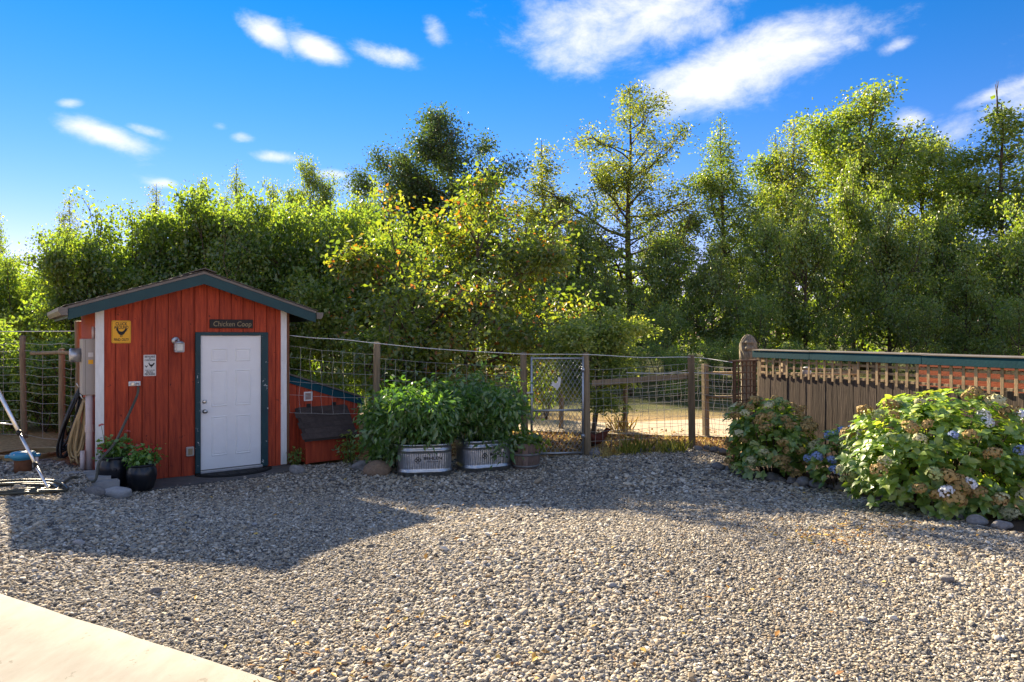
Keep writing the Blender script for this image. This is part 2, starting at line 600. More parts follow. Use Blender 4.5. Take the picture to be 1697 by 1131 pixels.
# ================================================================== GROUND
def ground_material():
    m = bpy.data.materials.new('yard_soil')
    m.use_nodes = True
    nt = m.node_tree
    N, L = nt.nodes.new, nt.links.new
    p = nt.nodes['Principled BSDF']
    p.inputs['Roughness'].default_value = 1.0
    p.inputs['Specular IOR Level'].default_value = 0.1
    tc = N('ShaderNodeTexCoord')
    a = N('ShaderNodeTexNoise')
    a.inputs['Scale'].default_value = 0.45
    a.inputs['Detail'].default_value = 8
    b = N('ShaderNodeTexNoise')
    b.inputs['Scale'].default_value = 14
    b.inputs['Detail'].default_value = 8
    b.inputs['Roughness'].default_value = 0.75
    for n in (a, b):
        L(tc.outputs['Object'], n.inputs['Vector'])
    straw = ramp(nt, b.outputs[0], [(0.30, (0.14, 0.085, 0.04)), (0.5, (0.38, 0.26, 0.125)), (0.72, (0.56, 0.42, 0.22))])
    grass = ramp(nt, b.outputs[0], [(0.35, (0.035, 0.05, 0.016)), (0.7, (0.14, 0.14, 0.05))])
    sep = N('ShaderNodeSeparateXYZ')
    L(tc.outputs['Object'], sep.inputs[0])
    mr = N('ShaderNodeMapRange')
    mr.inputs['From Min'].default_value = 17.0
    mr.inputs['From Max'].default_value = 20.0
    L(sep.outputs[1], mr.inputs['Value'])
    mm = N('ShaderNodeMath')
    mm.operation = 'MULTIPLY'
    L(mr.outputs[0], mm.inputs[0])
    mr3 = N('ShaderNodeMapRange')
    mr3.inputs['From Min'].default_value = 0.22
    mr3.inputs['From Max'].default_value = 0.42
    L(a.outputs[0], mr3.inputs['Value'])
    L(mr3.outputs[0], mm.inputs[1])
    mx = N('ShaderNodeMix')
    mx.data_type = 'RGBA'
    L(mm.outputs[0], mx.inputs['Factor'])
    L(straw, mx.inputs[6])
    L(grass, mx.inputs[7])
    L(mx.outputs[2], p.inputs['Base Color'])
    bp = N('ShaderNodeBump')
    bp.inputs['Strength'].default_value = 0.9
    bp.inputs['Distance'].default_value = 0.04
    L(b.outputs[0], bp.inputs['Height'])
    L(bp.outputs[0], p.inputs['Normal'])
    return m


def gravel_material(name='gravel_bed', base=True):
    m = bpy.data.materials.new(name)
    m.use_nodes = True
    nt = m.node_tree
    N, L = nt.nodes.new, nt.links.new
    p = nt.nodes['Principled BSDF']
    p.inputs['Roughness'].default_value = 0.9
    p.inputs['Specular IOR Level'].default_value = 0.2
    tc = N('ShaderNodeTexCoord')
    vo = N('ShaderNodeTexVoronoi')
    vo.inputs['Scale'].default_value = 34
    L(tc.outputs['Object'], vo.inputs['Vector'])
    sh = N('ShaderNodeSeparateColor')
    L(vo.outputs['Color'], sh.inputs[0])
    col = ramp(nt, sh.outputs[0], [(0.0, (0.07, 0.062, 0.052)), (0.35, (0.15, 0.13, 0.105)), (0.7, (0.26, 0.225, 0.18)), (1.0, (0.42, 0.37, 0.30))])
    # moss and rust-brown leaf litter where the tyres do not run
    n = N('ShaderNodeTexNoise')
    n.inputs['Scale'].default_value = 1.1
    n.inputs['Detail'].default_value = 5
    L(tc.outputs['Object'], n.inputs['Vector'])
    mr = N('ShaderNodeMapRange')
    mr.inputs['From Min'].default_value = 0.62
    mr.inputs['From Max'].default_value = 0.78
    mr.inputs['To Max'].default_value = 0.6
    L(n.outputs[0], mr.inputs['Value'])
    mx = N('ShaderNodeMix')
    mx.data_type = 'RGBA'
    L(mr.outputs[0], mx.inputs['Factor'])
    L(col, mx.inputs[6])
    mx.inputs[7].default_value = (0.26, 0.15, 0.05, 1)
    L(mx.outputs[2], p.inputs['Base Color'])
    bp = N('ShaderNodeBump')
    bp.inputs['Strength'].default_value = 1.0
    bp.inputs['Distance'].default_value = 0.02
    bp.invert = True
    L(vo.outputs['Distance'], bp.inputs['Height'])
    L(bp.outputs[0], p.inputs['Normal'])
    return m


def axis(lo, hi, step, far, k=1.35):
    a = list(np.arange(lo, hi + 1e-6, step))
    s = step
    while a[-1] < far:
        s *= k
        a.append(a[-1] + s)
    s = step
    while a[0] > -far:
        s *= k
        a.insert(0, a[0] - s)
    return np.array(a)


def sheet(name, xs, ys, dz, mt, keep=None, zf=None):
    X, Y = np.meshgrid(xs, ys)
    Z = (zf or g)(X, Y) + dz
    V = np.stack([X, Y, Z], -1).reshape(-1, 3)
    nx, ny = len(xs), len(ys)
    i, j = np.meshgrid(np.arange(nx - 1), np.arange(ny - 1))
    a = (j * nx + i).ravel()
    Fc = np.stack([a, a + 1, a + nx + 1, a + nx], 1)
    if keep is not None:
        c = V[Fc].mean(1)
        Fc = Fc[keep(c[:, 0], c[:, 1])]
        used, inv = np.unique(Fc, return_inverse=True)
        V, Fc = V[used], inv.reshape(Fc.shape)
    return link(name, np_mesh(name, V, Fc, mt, smooth=True), kind='structure')


def inside(poly, X, Y):
    X, Y = np.asarray(X, float), np.asarray(Y, float)
    r = np.zeros(X.shape, bool)
    n = len(poly)
    for i in range(n):
        x0, y0 = poly[i]
        x1, y1 = poly[(i + 1) % n]
        if y0 == y1:
            continue
        c = ((y0 > Y) != (y1 > Y)) & (X < (x1 - x0) * (Y - y0) / (y1 - y0) + x0)
        r ^= c
    return r


sheet('ground', axis(-12, 10, 0.2, 900), axis(1, 16, 0.2, 900), -0.035, ground_material())

BED = [G(px, py) for px, py in ((1188, 774), (1255, 794), (1330, 806), (1400, 815), (1480, 836), (1545, 856), (1697, 888))]
GRAVEL_POLY = [(-14, 0.5), (-14, 10.6), (-7.4, 10.6), (-5.95, 9.55), (-5.744, 9.44), (-3.63, 11.0), (-2.5, 11.3), (-.9, 11.35), (0.2, 11.75), (1.35, 11.86),
               (2.3, 12.1), (3.42, 12.7), (3.75, 11.6)] + [(p.x, p.y) for p in BED] + [(7.0, 4.6), (9, 3.5), (9, 0.5)]
E0, E1 = G(0, 990), G(440, 1131)
ed = (E1 - E0).normalized()
ea, eb = E0 - ed * 6, E1 + ed * 4
CONC = [(ea.x, ea.y), (eb.x, eb.y), (eb.x - 3, eb.y - 9), (ea.x - 6, ea.y - 9)]
sheet('gravel_yard', np.arange(-14, 9.01, 0.1), np.arange(0.5, 13, 0.1), 0.0, gravel_material(),
      keep=lambda x, y: inside(GRAVEL_POLY, x, y))

mulch = mat('bed_mulch', (.075, .048, .030), (.030, .020, .014), rough=1.0, scale=16, bump=.9, bscale=50)
BEDPOLY = [(p.x - .05, p.y) for p in BED] + [(7.2, 4.5), (7.6, 5.0), (6.6, 5.2), (5.0, 12.3), (4.4, 12.45), (3.75, 11.6)]
sheet('flower_bed', np.arange(2.8, 8.0, .1), np.arange(3.5, 13, .1), .012, mulch, keep=lambda x, y: inside(BEDPOLY, x, y))

# broom finished drive
nrm = Vector((ed.y, -ed.x, 0))                  # away from the gravel
if nrm.y > 0:
    nrm = -nrm
nt_, rows_ = 60, [0.0, 0.012, .3, .8, 1.6, 3.0, 6.0]
vs_, fs_ = [], []
rr_ = random.Random(2)
for k in range(nt_ + 1):
    c = ea.lerp(eb, k / nt_)
    wob = rr_.uniform(-.006, .006)
    zt = gz(c.x, c.y) + .03
    vs_.append((c.x + nrm.x * wob, c.y + nrm.y * wob, zt - .12))
    for r_ in rows_:
        q = c + nrm * (r_ + wob)
        vs_.append((q.x, q.y, zt - (.010 if r_ == 0 else 0)))
m_ = len(rows_) + 1
for k in range(nt_):
    for i in range(m_ - 1):
        a = k * m_ + i
        fs_.append((a, a + 1, a + m_ + 1, a + m_))
MB().add(vs_, fs_, True).build('concrete_drive', M_concrete, kind='structure')

# pad at the coop door: a dark apron
mb = MB()
poly = []
for (u, v) in ((0.02, 0.0), (0.0, -0.35), (0.12, -0.62), (0.6, -0.7), (1.2, -0.66), (1.9, -0.72), (2.45, -0.55), (2.72, -0.25), (2.74, 0.0)):
    q = C0 + u * UX + v * VX
    poly.append((q[0], q[1]))
mb.prism(poly, lambda x, y: (x, y, -0.05), lambda x, y: (x, y, 0.016))
mb.build('door_apron', M_pad, kind='structure')

# gravel lane beyond the hen yard
mb = MB()
lane = [(1.8, 14.6), (4.5, 14.1), (9, 13.6), (40, 13.0), (40, 18), (10, 17.6), (5, 17.2), (2.6, 16.4), (-2, 18), (-8, 19.5), (-9, 18.0)]
lane_m = mat('lane_dust', (0.52, 0.43, 0.31), (0.36, 0.29, 0.20), rough=1.0, scale=3, bump=0.5, bscale=60, detail=9)
mb.add([(x, y, gz(x, y) + 0.0) for x, y in lane], [tuple(range(len(lane)))])
mb.build('farm_lane', lane_m, kind='structure')

# ------------------------------------------------------------------ loose stones of the yard (too many to count)


def rock_mesh(name, seed, mt, sub=2, amp=0.22, flat=0.7, faceted=False):
    rs = np.random.RandomState(seed)
    bm = bmesh.new()
    bmesh.ops.create_icosphere(bm, subdivisions=sub, radius=0.5)
    ds = [(Vector(rs.normal(size=3)).normalized(), rs.uniform(-1, 1) * amp, rs.uniform(1.0, 2.5)) for _ in range(9)]
    pl = [(Vector(rs.normal(size=3)).normalized(), rs.uniform(.33, .45)) for _ in range(5)]
    for v in bm.verts:
        d = v.co.normalized()
        k = 1.0
        for (n, a, f) in ds:
            k += a * math.sin(f * d.dot(n) * 2.2 + f)* 0.45
        c = v.co * k
        if faceted:
            for n, h in pl:
                e = c.dot(n)
                if e > h:
                    c = c - n * (e - h) * 0.8
        v.co = (c.x, c.y, c.z * flat)
    me = bpy.data.meshes.new(name)
    bm.to_mesh(me)
    bm.free()
    me.polygons.foreach_set('use_smooth', [not faceted] * len(me.polygons))
    me.materials.append(mt)
    me.update()
    return me


def stone_material():
    m = bpy.data.materials.new('loose_stone')
    m.use_nodes = True
    nt = m.node_tree
    N, L = nt.nodes.new, nt.links.new
    p = nt.nodes['Principled BSDF']
    p.inputs['Roughness'].default_value = 0.9
    p.inputs['Specular IOR Level'].default_value = 0.25
    oi = N('ShaderNodeObjectInfo')
    col = ramp(nt, oi.outputs['Random'], [(0.0, (0.11, 0.105, 0.10)), (0.16, (0.20, 0.188, 0.17)), (0.38, (0.51, 0.44, 0.335)), (0.50, (0.39, 0.295, 0.185)),
                                          (0.62, (0.62, 0.54, 0.415)), (0.76, (0.29, 0.28, 0.26)), (0.88, (0.70, 0.61, 0.47)), (1.0, (0.80, 0.75, 0.66))])
    n = N('ShaderNodeTexNoise')
    n.inputs['Scale'].default_value = 4.0
    tc = N('ShaderNodeTexCoord')
    L(tc.outputs['Object'], n.inputs['Vector'])
    mx = N('ShaderNodeMix')
    mx.data_type = 'RGBA'
    mx.blend_type = 'MULTIPLY'
    mx.inputs['Factor'].default_value = 0.35
    L(col, mx.inputs[6])
    L(n.outputs[0], mx.inputs[7])
    L(mx.outputs[2], p.inputs['Base Color'])
    return m


M_stone = stone_material()
stone_col = bpy.data.collections.new('stone_shapes')
for i in range(7):
    o = bpy.data.objects.new('stone_shape', rock_mesh('stone', 10 + i, M_stone, sub=1 if i < 4 else 2, amp=0.35, flat=[.5, .62, .45, .58, .5, .66, .55][i], faceted=i < 4))
    stone_col.objects.link(o)


def scatter(name, P, S, rot, col, label, cat):
    """points instanced with geometry nodes; one uncountable mass"""
    n = len(P)
    me = bpy.data.meshes.new(name)
    me.vertices.add(n)
    me.vertices.foreach_set('co', np.ascontiguousarray(P, np.float32).ravel())
    a = me.attributes.new('rot', 'FLOAT_VECTOR', 'POINT')
    a.data.foreach_set('vector', np.ascontiguousarray(rot, np.float32).ravel())
    a = me.attributes.new('scl', 'FLOAT_VECTOR', 'POINT')
    a.data.foreach_set('vector', np.ascontiguousarray(S, np.float32).ravel())
    a = me.attributes.new('pick', 'INT', 'POINT')
    a.data.foreach_set('value', np.random.RandomState(3).randint(0, 1000, n).astype(np.int32))
    o = link(name, me, label=label, cat=cat, kind='stuff')
    ng = bpy.data.node_groups.new(name, 'GeometryNodeTree')
    ng.interface.new_socket('Geometry', in_out='INPUT', socket_type='NodeSocketGeometry')
    ng.interface.new_socket('Geometry', in_out='OUTPUT', socket_type='NodeSocketGeometry')
    N, L = ng.nodes.new, ng.links.new
    gi, go = N('NodeGroupInput'), N('NodeGroupOutput')
    ci = N('GeometryNodeCollectionInfo')
    ci.inputs['Collection'].default_value = col
    ci.inputs['Separate Children'].default_value = True
    ci.inputs['Reset Children'].default_value = True
    ip = N('GeometryNodeInstanceOnPoints')
    ip.inputs['Pick Instance'].default_value = True

    def at(nm, ty):
        q = N('GeometryNodeInputNamedAttribute')
        q.data_type = ty
        q.inputs['Name'].default_value = nm
        return q.outputs['Attribute']
    L(gi.outputs[0], ip.inputs['Points'])
    L(ci.outputs[0], ip.inputs['Instance'])
    L(at('pick', 'INT'), ip.inputs['Instance Index'])
    er = N('FunctionNodeEulerToRotation')
    L(at('rot', 'FLOAT_VECTOR'), er.inputs[0])
    L(er.outputs[0], ip.inputs['Rotation'])
    L(at('scl', 'FLOAT_VECTOR'), ip.inputs['Scale'])
    L(ip.outputs[0], go.inputs[0])
    md = o.modifiers.new('scatter', 'NODES')
    md.node_group = ng
    return o


def gravel_points():
    rs = np.random.RandomState(5)
    Ps, Ss = [], []
    for (y0, y1, dens, smin, smax) in ((2.6, 4.8, 6200, .008, .024), (4.8, 6.8, 4600, .010, .026), (6.8, 9.0, 2500, .013, .030), (9.0, 12.8, 1000, .018, .040)):
        x0, x1 = -0.86 * y1 - 1.3, 0.86 * y1 + 1.3
        n = int((x1 - x0) * (y1 - y0) * dens)
        x = rs.uniform(x0, x1, n)
        y = rs.uniform(y0, y1, n)
        wob = 0.12 * np.sin(x * 3.1 + y * 2.3) + 0.1 * np.sin(x * 7.7 - y * 5.1)
        k = inside(GRAVEL_POLY, x, y + wob) & (np.abs(x) < 0.80 * y + 1.5) & ~(inside(CONC, x, y - .025) & (rs.uniform(size=n) > .0001))
        # keep the apron mostly clean
        dx, dy = x - C0[0], y - C0[1]
        u = dx * UX[0] + dy * UX[1]
        v = dx * VX[0] + dy * VX[1]
        apr = (u > 0.1) & (u < 2.66) & (v > -0.58 + 0.07 * np.sin(u * 7)) & (v < 0.3)
        k &= ~(apr & (rs.uniform(size=n) > 0.03))
        k &= ~((u > -0.1) & (u < 2.7) & (v > -0.03))
        x, y = x[k], y[k]
        s = rs.uniform(smin, smax, len(x)) * np.exp(rs.normal(0, .2, len(x)))
        # coarser and finer bands left by tyres
        band = .5 + .5 * np.sin(x * 1.15 + y * .35 + .8 * np.sin(y * .7) + 1.2 * np.sin(x * .6))
        s *= .78 + .42 * band
        big = rs.uniform(size=len(x)) > 0.9975
        s[big] *= 1.9
        z = g(x, y) + s * rs.uniform(0.0, 0.36, len(x)) + np.where(inside(CONC, x, y), .035, 0)
        Ps.append(np.stack([x, y, z], 1))
        Ss.append(np.stack([s * rs.uniform(.9, 1.5, len(x)), s, s * rs.uniform(.8, 1.15, len(x))], 1))
    P, S = np.concatenate(Ps), np.concatenate(Ss)
    rot = np.stack([rs.normal(0, .35, len(P)), rs.normal(0, .35, len(P)), rs.uniform(0, 6.283, len(P))], 1)
    return P, S, rot


P_, S_, R_ = gravel_points()
scatter('loose_gravel', P_, S_, R_, stone_col, 'loose grey and tan drain rock covering the yard', 'gravel')
print('gravel stones', len(P_))

# dry leaves blown over the gravel and moss patches
rl = np.random.RandomState(21)
cs = [G(1350, 885), G(1480, 875), G(1400, 900), G(1060, 925), G(640, 1050), G(520, 1110), G(900, 1080), G(1170, 1000), G(700, 850)]
pts = []
for c, n in zip(cs, (60, 70, 50, 10, 30, 40, 25, 12, 14)):
    pts.append(np.stack([rl.normal(c.x, .32, n), rl.normal(c.y, .22, n)], 1))
pts.append(np.stack([rl.uniform(-4, 4.5, 120), rl.uniform(3.4, 10, 120)], 1))
pts = np.concatenate(pts)
LITTER_XY = pts[inside(GRAVEL_POLY, pts[:, 0], pts[:, 1])]

# ================================================================== CHICKEN COOP
COOP_RZ = math.atan2(UX[1], UX[0])
COOP_LOC = (C0[0], C0[1], 0)


def coop_empty(name, **kw):
    return empty(name, COOP_LOC, COOP_RZ, **kw)


coop = coop_empty('chicken_coop', label='red wooden chicken coop with gabled shingle roof and dark teal rake boards', cat='coop')
UC = 1.335          # ridge position along the front
SL = 0.325          # roof pitch
ZR = 3.0            # rake board top at the ridge
EO = 1.69           # half width of the roof


def ztop(u):
    return ZR - 0.06 - SL * abs(u - UC)


door_u0, door_u1 = fp(332, 600)[0], fp(432, 600)[0]
fr_u0, fr_u1 = fp(323, 600)[0], fp(443, 600)[0]
DOOR_Z0, DOOR_Z1 = 0.075, 2.095
FR_Z1 = 2.145
# walls
mb = MB()
mb.box((0.03, 0.0, 0.02), (fr_u0, 0.05, 2.5))
mb.box((fr_u1, 0.0, 0.02), (CW - 0.03, 0.05, 2.5))
mb.box((fr_u0 + .001, 0.0, FR_Z1 - .02), (fr_u1 - .001, 0.05, 2.5))
mb.prism([(0.03, 2.501), (CW - 0.03, 2.501), (CW - .03, ztop(CW)), (UC, ztop(UC)), (0.03, ztop(0))],
         lambda x, z: (x, 0.0, z), lambda x, z: (x, 0.05, z))
mb.build('front_sheathing', M_groove, coop)
for (nm, u0, u1) in (('side_wall', 0.0, 0.05), ('side_wall', CW - 0.05, CW)):
    mb = MB()
    mb.prism([(0.052, 0.02), (CL, 0.02), (CL, 2.62 - 0.05), (0.052, 2.62 - .05)], lambda y, z: (u0, y, z), lambda y, z: (u1, y, z))
    mb.build(nm, M_redplain, coop)
mb = MB()
mb.prism([(0.05, 0.02), (CW - .05, 0.02), (CW - .05, ztop(CW)), (UC, ztop(UC)), (0.05, ztop(0))], lambda x, z: (x, CL - .05, z), lambda x, z: (x, CL - .002, z))
mb.build('rear_wall', M_redplain, coop)

edges = [fp(x, 600)[0] for x in (172, 191, 213, 235, 257, 278.5, 300, 321, 342.5, 363, 383, 402, 421, 441, 456, 466)]
rs = random.Random(4)
for a, b in zip(edges[:-1], edges[1:]):
    a0, b0 = a + 0.0024, b - 0.0024
    zb = 0.02 + rs.uniform(-.008, .008)
    spans = []
    if b0 <= fr_u0 + 0.01 or a0 >= fr_u1 - 0.01:
        spans = [(a0, b0, zb)]
    elif a0 < fr_u0 < b0:
        spans = [(a0, fr_u0 - .003, zb), (fr_u0 - 0.003, b0, FR_Z1 + .004)]
    elif a0 < fr_u1 < b0:
        spans = [(a0, fr_u1 + .003, FR_Z1 + .004), (fr_u1 + .003, b0, zb)]
    else:
        spans = [(a0, b0, FR_Z1 + .004)]
    dth = rs.uniform(0, 0.004)
    for (p, q, z0) in spans:
        top = [(q, ztop(q))] + ([(UC, ztop(UC))] if p < UC < q else []) + [(p, ztop(p))]
        mb = MB()
        c = 0.004
        mb.prism([(p, z0), (q, z0)] + top, lambda x, z: (x, -0.001, z), lambda x, z: (x, -0.012, z))
        mb.prism([(p + c, z0), (q - c, z0)] + [(min(max(x, p + c), q - c), z - 0.001) for x, z in top], lambda x, z: (x, -0.0125, z), lambda x, z: (x, -0.018 - dth, z))
        mb.build('siding_board', M_red, coop)

# corner boards
lu0, lu1 = 0.0, fp(172, 600)[0]
mb = MB()
mb.prism([(-0.022, 0.03), (lu1, 0.03), (lu1, ztop(lu1) - .02), (-0.022, ztop(0) - .02)], lambda x, z: (x, -0.034, z), lambda x, z: (x, -0.003, z))
mb.build('corner_board', M_white, coop)
ru0, ru1 = fp(464.5, 600)[0], fp(474, 600)[0]
mb = MB()
mb.prism([(ru0, 0.03), (ru1, 0.03), (ru1, ztop(ru1) - .02), (ru0, ztop(ru0) - .02)], lambda x, z: (x, -0.034, z), lambda x, z: (x, -0.003, z))
mb.build('corner_board', M_white, coop)
mb = MB()
mb.bbox((ru1 + .003, -0.03, 0.02), (ru1 + 0.045, 0.06, ztop(ru1) - .03))
mb.build('corner_post', M_brownwood, coop)

# roof
roof = MB()
for s in (-1, 1):
    roof.prism([(0, 0.0), (EO, -SL * EO), (EO, -SL * EO + 0.035), (0, 0.035)], lambda x, z: (UC + s * x, -0.25, ZR + z + .004), lambda x, z: (UC + s * x, CL + .2, ZR + z + .004))
roof_o = roof.build('roof', M_gutter, coop)
th = math.atan(SL)
sl_len = EO / math.cos(th)
sh_me = MB().bbox((-0.165, 0, 0), (0.163, 0.19, 0.010), 0.003).mesh('shingle', M_shingle)
ncourse = 13
for s in (-1, 1):
    for c in range(ncourse):
        d0 = sl_len + 0.035 - c * (sl_len / ncourse)        # lower edge distance from the ridge
        off = 0.165 * (c % 2)
        y = -0.27 + off - 0.08
        while y < CL + 0.2:
            o = link('shingle', sh_me, roof_o)
            # local: x along the eave, y up the slope
            up = Vector((-s * math.cos(th), 0, math.sin(th)))
            al = Vector((0, -s, 0)) * -1
            nn = Vector((s * math.sin(th), 0, math.cos(th)))
            xx = up.cross(nn)
            tilt = rs.uniform(-.02, .03)
            base = Vector((UC + s * d0 * math.cos(th), max(y, -0.262 + .165) + rs.uniform(-.004, .004), ZR + 0.041 - d0 * math.sin(th)))
            M = Matrix((xx, up, nn)).transposed().to_4x4()
            base = base + nn * (0.008 + rs.uniform(0, .004)) + up * rs.uniform(-.008, .008)
            o.matrix_local = Matrix.Translation(base) @ M @ Matrix.Rotation(R(3.2) * -1 + tilt * .3, 4, 'X')
            y += 0.331
cap_me = MB()
for s in (-1, 1):
    cap_me.prism([(0, 0.0), (0.15, -SL * 0.15), (0.15, -SL * 0.15 + .012), (0, 0.014)], lambda x, z: (s * x, -0.17, z), lambda x, z: (s * x, 0.17, z + .006))
cap_me = cap_me.mesh('ridge_cap', M_shingle)
for i in range(10):
    link('ridge_cap', cap_me, roof_o, (UC, -0.11 + i * 0.28, ZR + 0.075 + rs.uniform(0, .006)))
# rake boards and barge
for s in (-1, 1):
    mb = MB()
    x1 = EO - 0.005
    mb.prism([(0.0, -0.145), (x1, -SL * x1 - 0.145), (x1, -SL * x1), (0.0, 0)], lambda x, z: (UC + s * x, -0.245, ZR + z), lambda x, z: (UC + s * x, -0.215, ZR + z))
    mb.build('rake_board', M_teal, coop)
    # soffit boards and eave fascia
    mb = MB()
    mb.box((-0.02, -0.21, -0.12), (0.02, CL + .17, 0.0), Matrix.Translation((UC + s * (EO - .02), 0, ZR - SL * EO - .002)))
    mb.build('eave_board', M_teal, coop)
    # box gutter
    gx = UC + s * (EO + 0.002)
    gzz = ZR - SL * EO
    mb = MB()
    prof = [(0, 0.02), (0, -0.085), (0.075, -0.085), (0.105, -0.03), (0.105, 0.018), (0.097, 0.018), (0.097, -0.028), (0.070, -0.077), (0.008, -0.077), (0.008, 0.02)]
    mb.prism(prof, lambda x, z: (gx + s * x, -0.27, gzz + z), lambda x, z: (gx + s * x, CL + .2, gzz + z))
    mb.prism([(0, 0.02), (0, -0.085), (0.075, -0.085), (0.105, -0.03), (0.105, 0.018)], lambda x, z: (gx + s * x, -0.274, gzz + z), lambda x, z: (gx + s * x, -0.2705, gzz + z))
    mb.build('gutter', M_gutter, coop)

# door
mb = MB()
mb.box((fr_u0, -0.045, 0.04), (door_u0 - .004, 0.04, FR_Z1))
mb.box((door_u1 + .004, -0.045, 0.04), (fr_u1, 0.04, FR_Z1))
mb.box((door_u0 - .0035, -0.045, DOOR_Z1 + .004), (door_u1 + .0035, 0.04, FR_Z1))
mb.build('door_frame', M_tealchip, coop)
mb = MB()
mb.bbox((door_u0, -0.012, DOOR_Z0), (door_u1, 0.03, DOOR_Z1), 0.003)
door = mb.build('door', M_door, coop)
dw = door_u1 - door_u0
for (zb, zt) in ((1.70, 1.90), (1.02, 1.57), (0.27, 0.87)):
    for k in (0, 1):
        a = door_u0 + dw * (0.175 if k == 0 else 0.565)
        b = a + dw * 0.255
        mb = MB()
        # raised moulding ring with a recessed groove and a raised field
        for (i0, i1, y0, y1) in ((0, .018, -.012, -.020), (.018, .030, -.020, -.0125)):
            pass
        def ring(e0, y0, e1, y1):
            vs = [(a + e0, y0, zb + e0), (b - e0, y0, zb + e0), (b - e0, y0, zt - e0), (a + e0, y0, zt - e0),
                  (a + e1, y1, zb + e1), (b - e1, y1, zb + e1), (b - e1, y1, zt - e1), (a + e1, y1, zt - e1)]
            mb.add(vs, [(0, 1, 5, 4), (1, 2, 6, 5), (2, 3, 7, 6), (3, 0, 4, 7)])
        ring(0, -.0122, .006, -.021)
        ring(.006, -.021, .014, -.021)
        ring(.014, -.021, .022, -.0135)
        ring(.022, -.0135, .040, -.018)
        mb.add([(a + .040, -.018, zb + .040), (b - .040, -.018, zb + .040), (b - .040, -.018, zt - .040), (a + .040, -.018, zt - .040)], [(0, 1, 2, 3)])
        mb.build('door_panel', M_door, door)
for (px, py, r, kind) in ((337, 666, .030, 'deadbolt'), (337.5, 682, .033, 'door_knob')):
    u, z = fp(px, py)
    M = Matrix.Translation((u + .012, -0.012, z)) @ Matrix.Rotation(R(90), 4, 'X')
    mb = MB()
    if kind == 'deadbolt':
        mb.lathe([(0, 0), (r, 0), (r, .012), (r * .7, .022), (r * .45, .024), (0, .024)], 20, M)
    else:
        mb.lathe([(0, 0), (r, 0), (r, .006), (.013, .012), (.012, .035), (.026, .045), (.031, .058), (.026, .072), (0, .076)], 20, M)
    mb.build(kind, M_steel, door)
mb = MB()
mb.bbox((door_u0 - .01, -0.075, 0.03), (door_u1 + .01, 0.02, 0.068), .006)
mb.build('threshold', M_galvtube, coop)

# lean-to with its own little roof
lt = coop_empty('lean_to_shed', label='low red lean-to beside the coop with teal rake board and sloping roof', cat='shed')
LV = 0.12
a0u, a1u = CW + .05, 3.93


def lz(u):
    return 1.43 - 0.345 * (u - 2.65)


mb = MB()
mb.prism([(a0u, 0.02), (a1u, 0.02), (a1u, lz(a1u)), (a0u, lz(a0u))], lambda x, z: (x, LV + .012, z), lambda x, z: (x, LV + .06, z))
mb.prism([(LV + .061, .02), (2.2, .02), (2.2, lz(a1u)), (LV + .061, lz(a1u))], lambda y, z: (a1u - .05, y, z), lambda y, z: (a1u - .002, y, z))
mb.build('wall', M_groove, lt)
u = a0u
while u < a1u - .02:
    v2 = min(u + 0.14, a1u)
    p, q = u + .003, v2 - .003
    mb = MB()
    mb.prism([(p, .02), (q, .02), (q, lz(q)), (p, lz(p))], lambda x, z: (x, LV + .011, z), lambda x, z: (x, LV - .004, z))
    mb.build('siding_board', M_red, lt)
    u = v2
mb = MB()
mb.prism([(a0u - .01, lz(a0u) - .09), (a1u + .08, lz(a1u + .08) - .09), (a1u + .08, lz(a1u + .08) + .035), (a0u - .01, lz(a0u) + .035)],
         lambda x, z: (x, LV - .03, z), lambda x, z: (x, LV - .008, z))
mb.build('rake_board', M_tealfence, lt)
mb = MB()
mb.prism([(a0u, lz(a0u) + .04), (a1u + .10, lz(a1u + .10) + .04), (a1u + .10, lz(a1u + .10) + .068), (a0u, lz(a0u) + .068)],
         lambda x, z: (x, LV - .05, z), lambda x, z: (x, 2.3, z))
mb.build('roof', M_shingle, lt)
# vent
vu, vz = fp(510, 657, LV)
mb = MB()
for (x0, x1, z0, z1) in ((-.07, .07, .055, .075), (-.07, .07, -.075, -.055), (-.07, -.05, -.0549, .0549), (.05, .07, -.0549, .0549)):
    mb.box((vu + x0, LV - .022, vz + z0), (vu + x1, LV - .005, vz + z1))
vent = mb.build('vent_frame', M_white, lt)
mb = MB()
for i in range(5):
    mb.box((vu - .05, LV - .012, vz - .05 + i * .021), (vu + .05, LV - .006, vz - .037 + i * .021))
mb.build('vent_screen', M_panel, lt)

# nest box
nb = coop_empty('nest_box', label='red nest box with sloping dark shingled lid against the lean-to', cat='nest box')
n0, n1 = 2.83, 3.67
VF = -0.31
mb = MB()
mb.prism([(LV - .008, .05), (VF + .03, .05), (VF + .03, .44), (LV - .008, .86)], lambda y, z: (n0 + .03, y, z), lambda y, z: (n1 - .03, y, z))
mb.build('box_body', M_redplain, nb)
for x_ in (n0 + .005, n1 - .05):
    MB().box((x_, VF + .012, .04), (x_ + .045, VF + .05, .43)).build('corner_trim', M_redplain, nb)
mb = MB()
mb.prism([(LV - .008, .872), (VF - .04, .405), (VF - .04, .43), (LV - .008, .90)], lambda y, z: (n0 - .03, y, z), lambda y, z: (n1 + .03, y, z))
lid = mb.build('lid', M_tarpaper, nb)
lth = math.atan2(.467, .472 - .0)
lme = MB().bbox((-.115, 0, 0), (.113, .13, .007), .002).mesh('shingle', M_tarpaper)
for c in range(6):
    for k in range(5):
        x = n0 + .05 + k * .2 + .08 * (c % 2)
        if x > n1 + .02:
            continue
        fr = c / 6.0
        y = (VF - .045) + fr * (LV - VF + .04)
        z = .435 + fr * .47
        o = link('shingle', lme, lid, (min(x, n1 - .085), y, z + .004 + .001 * k), (math.atan2(.47, LV - VF + .032) - .05, 0, 0))
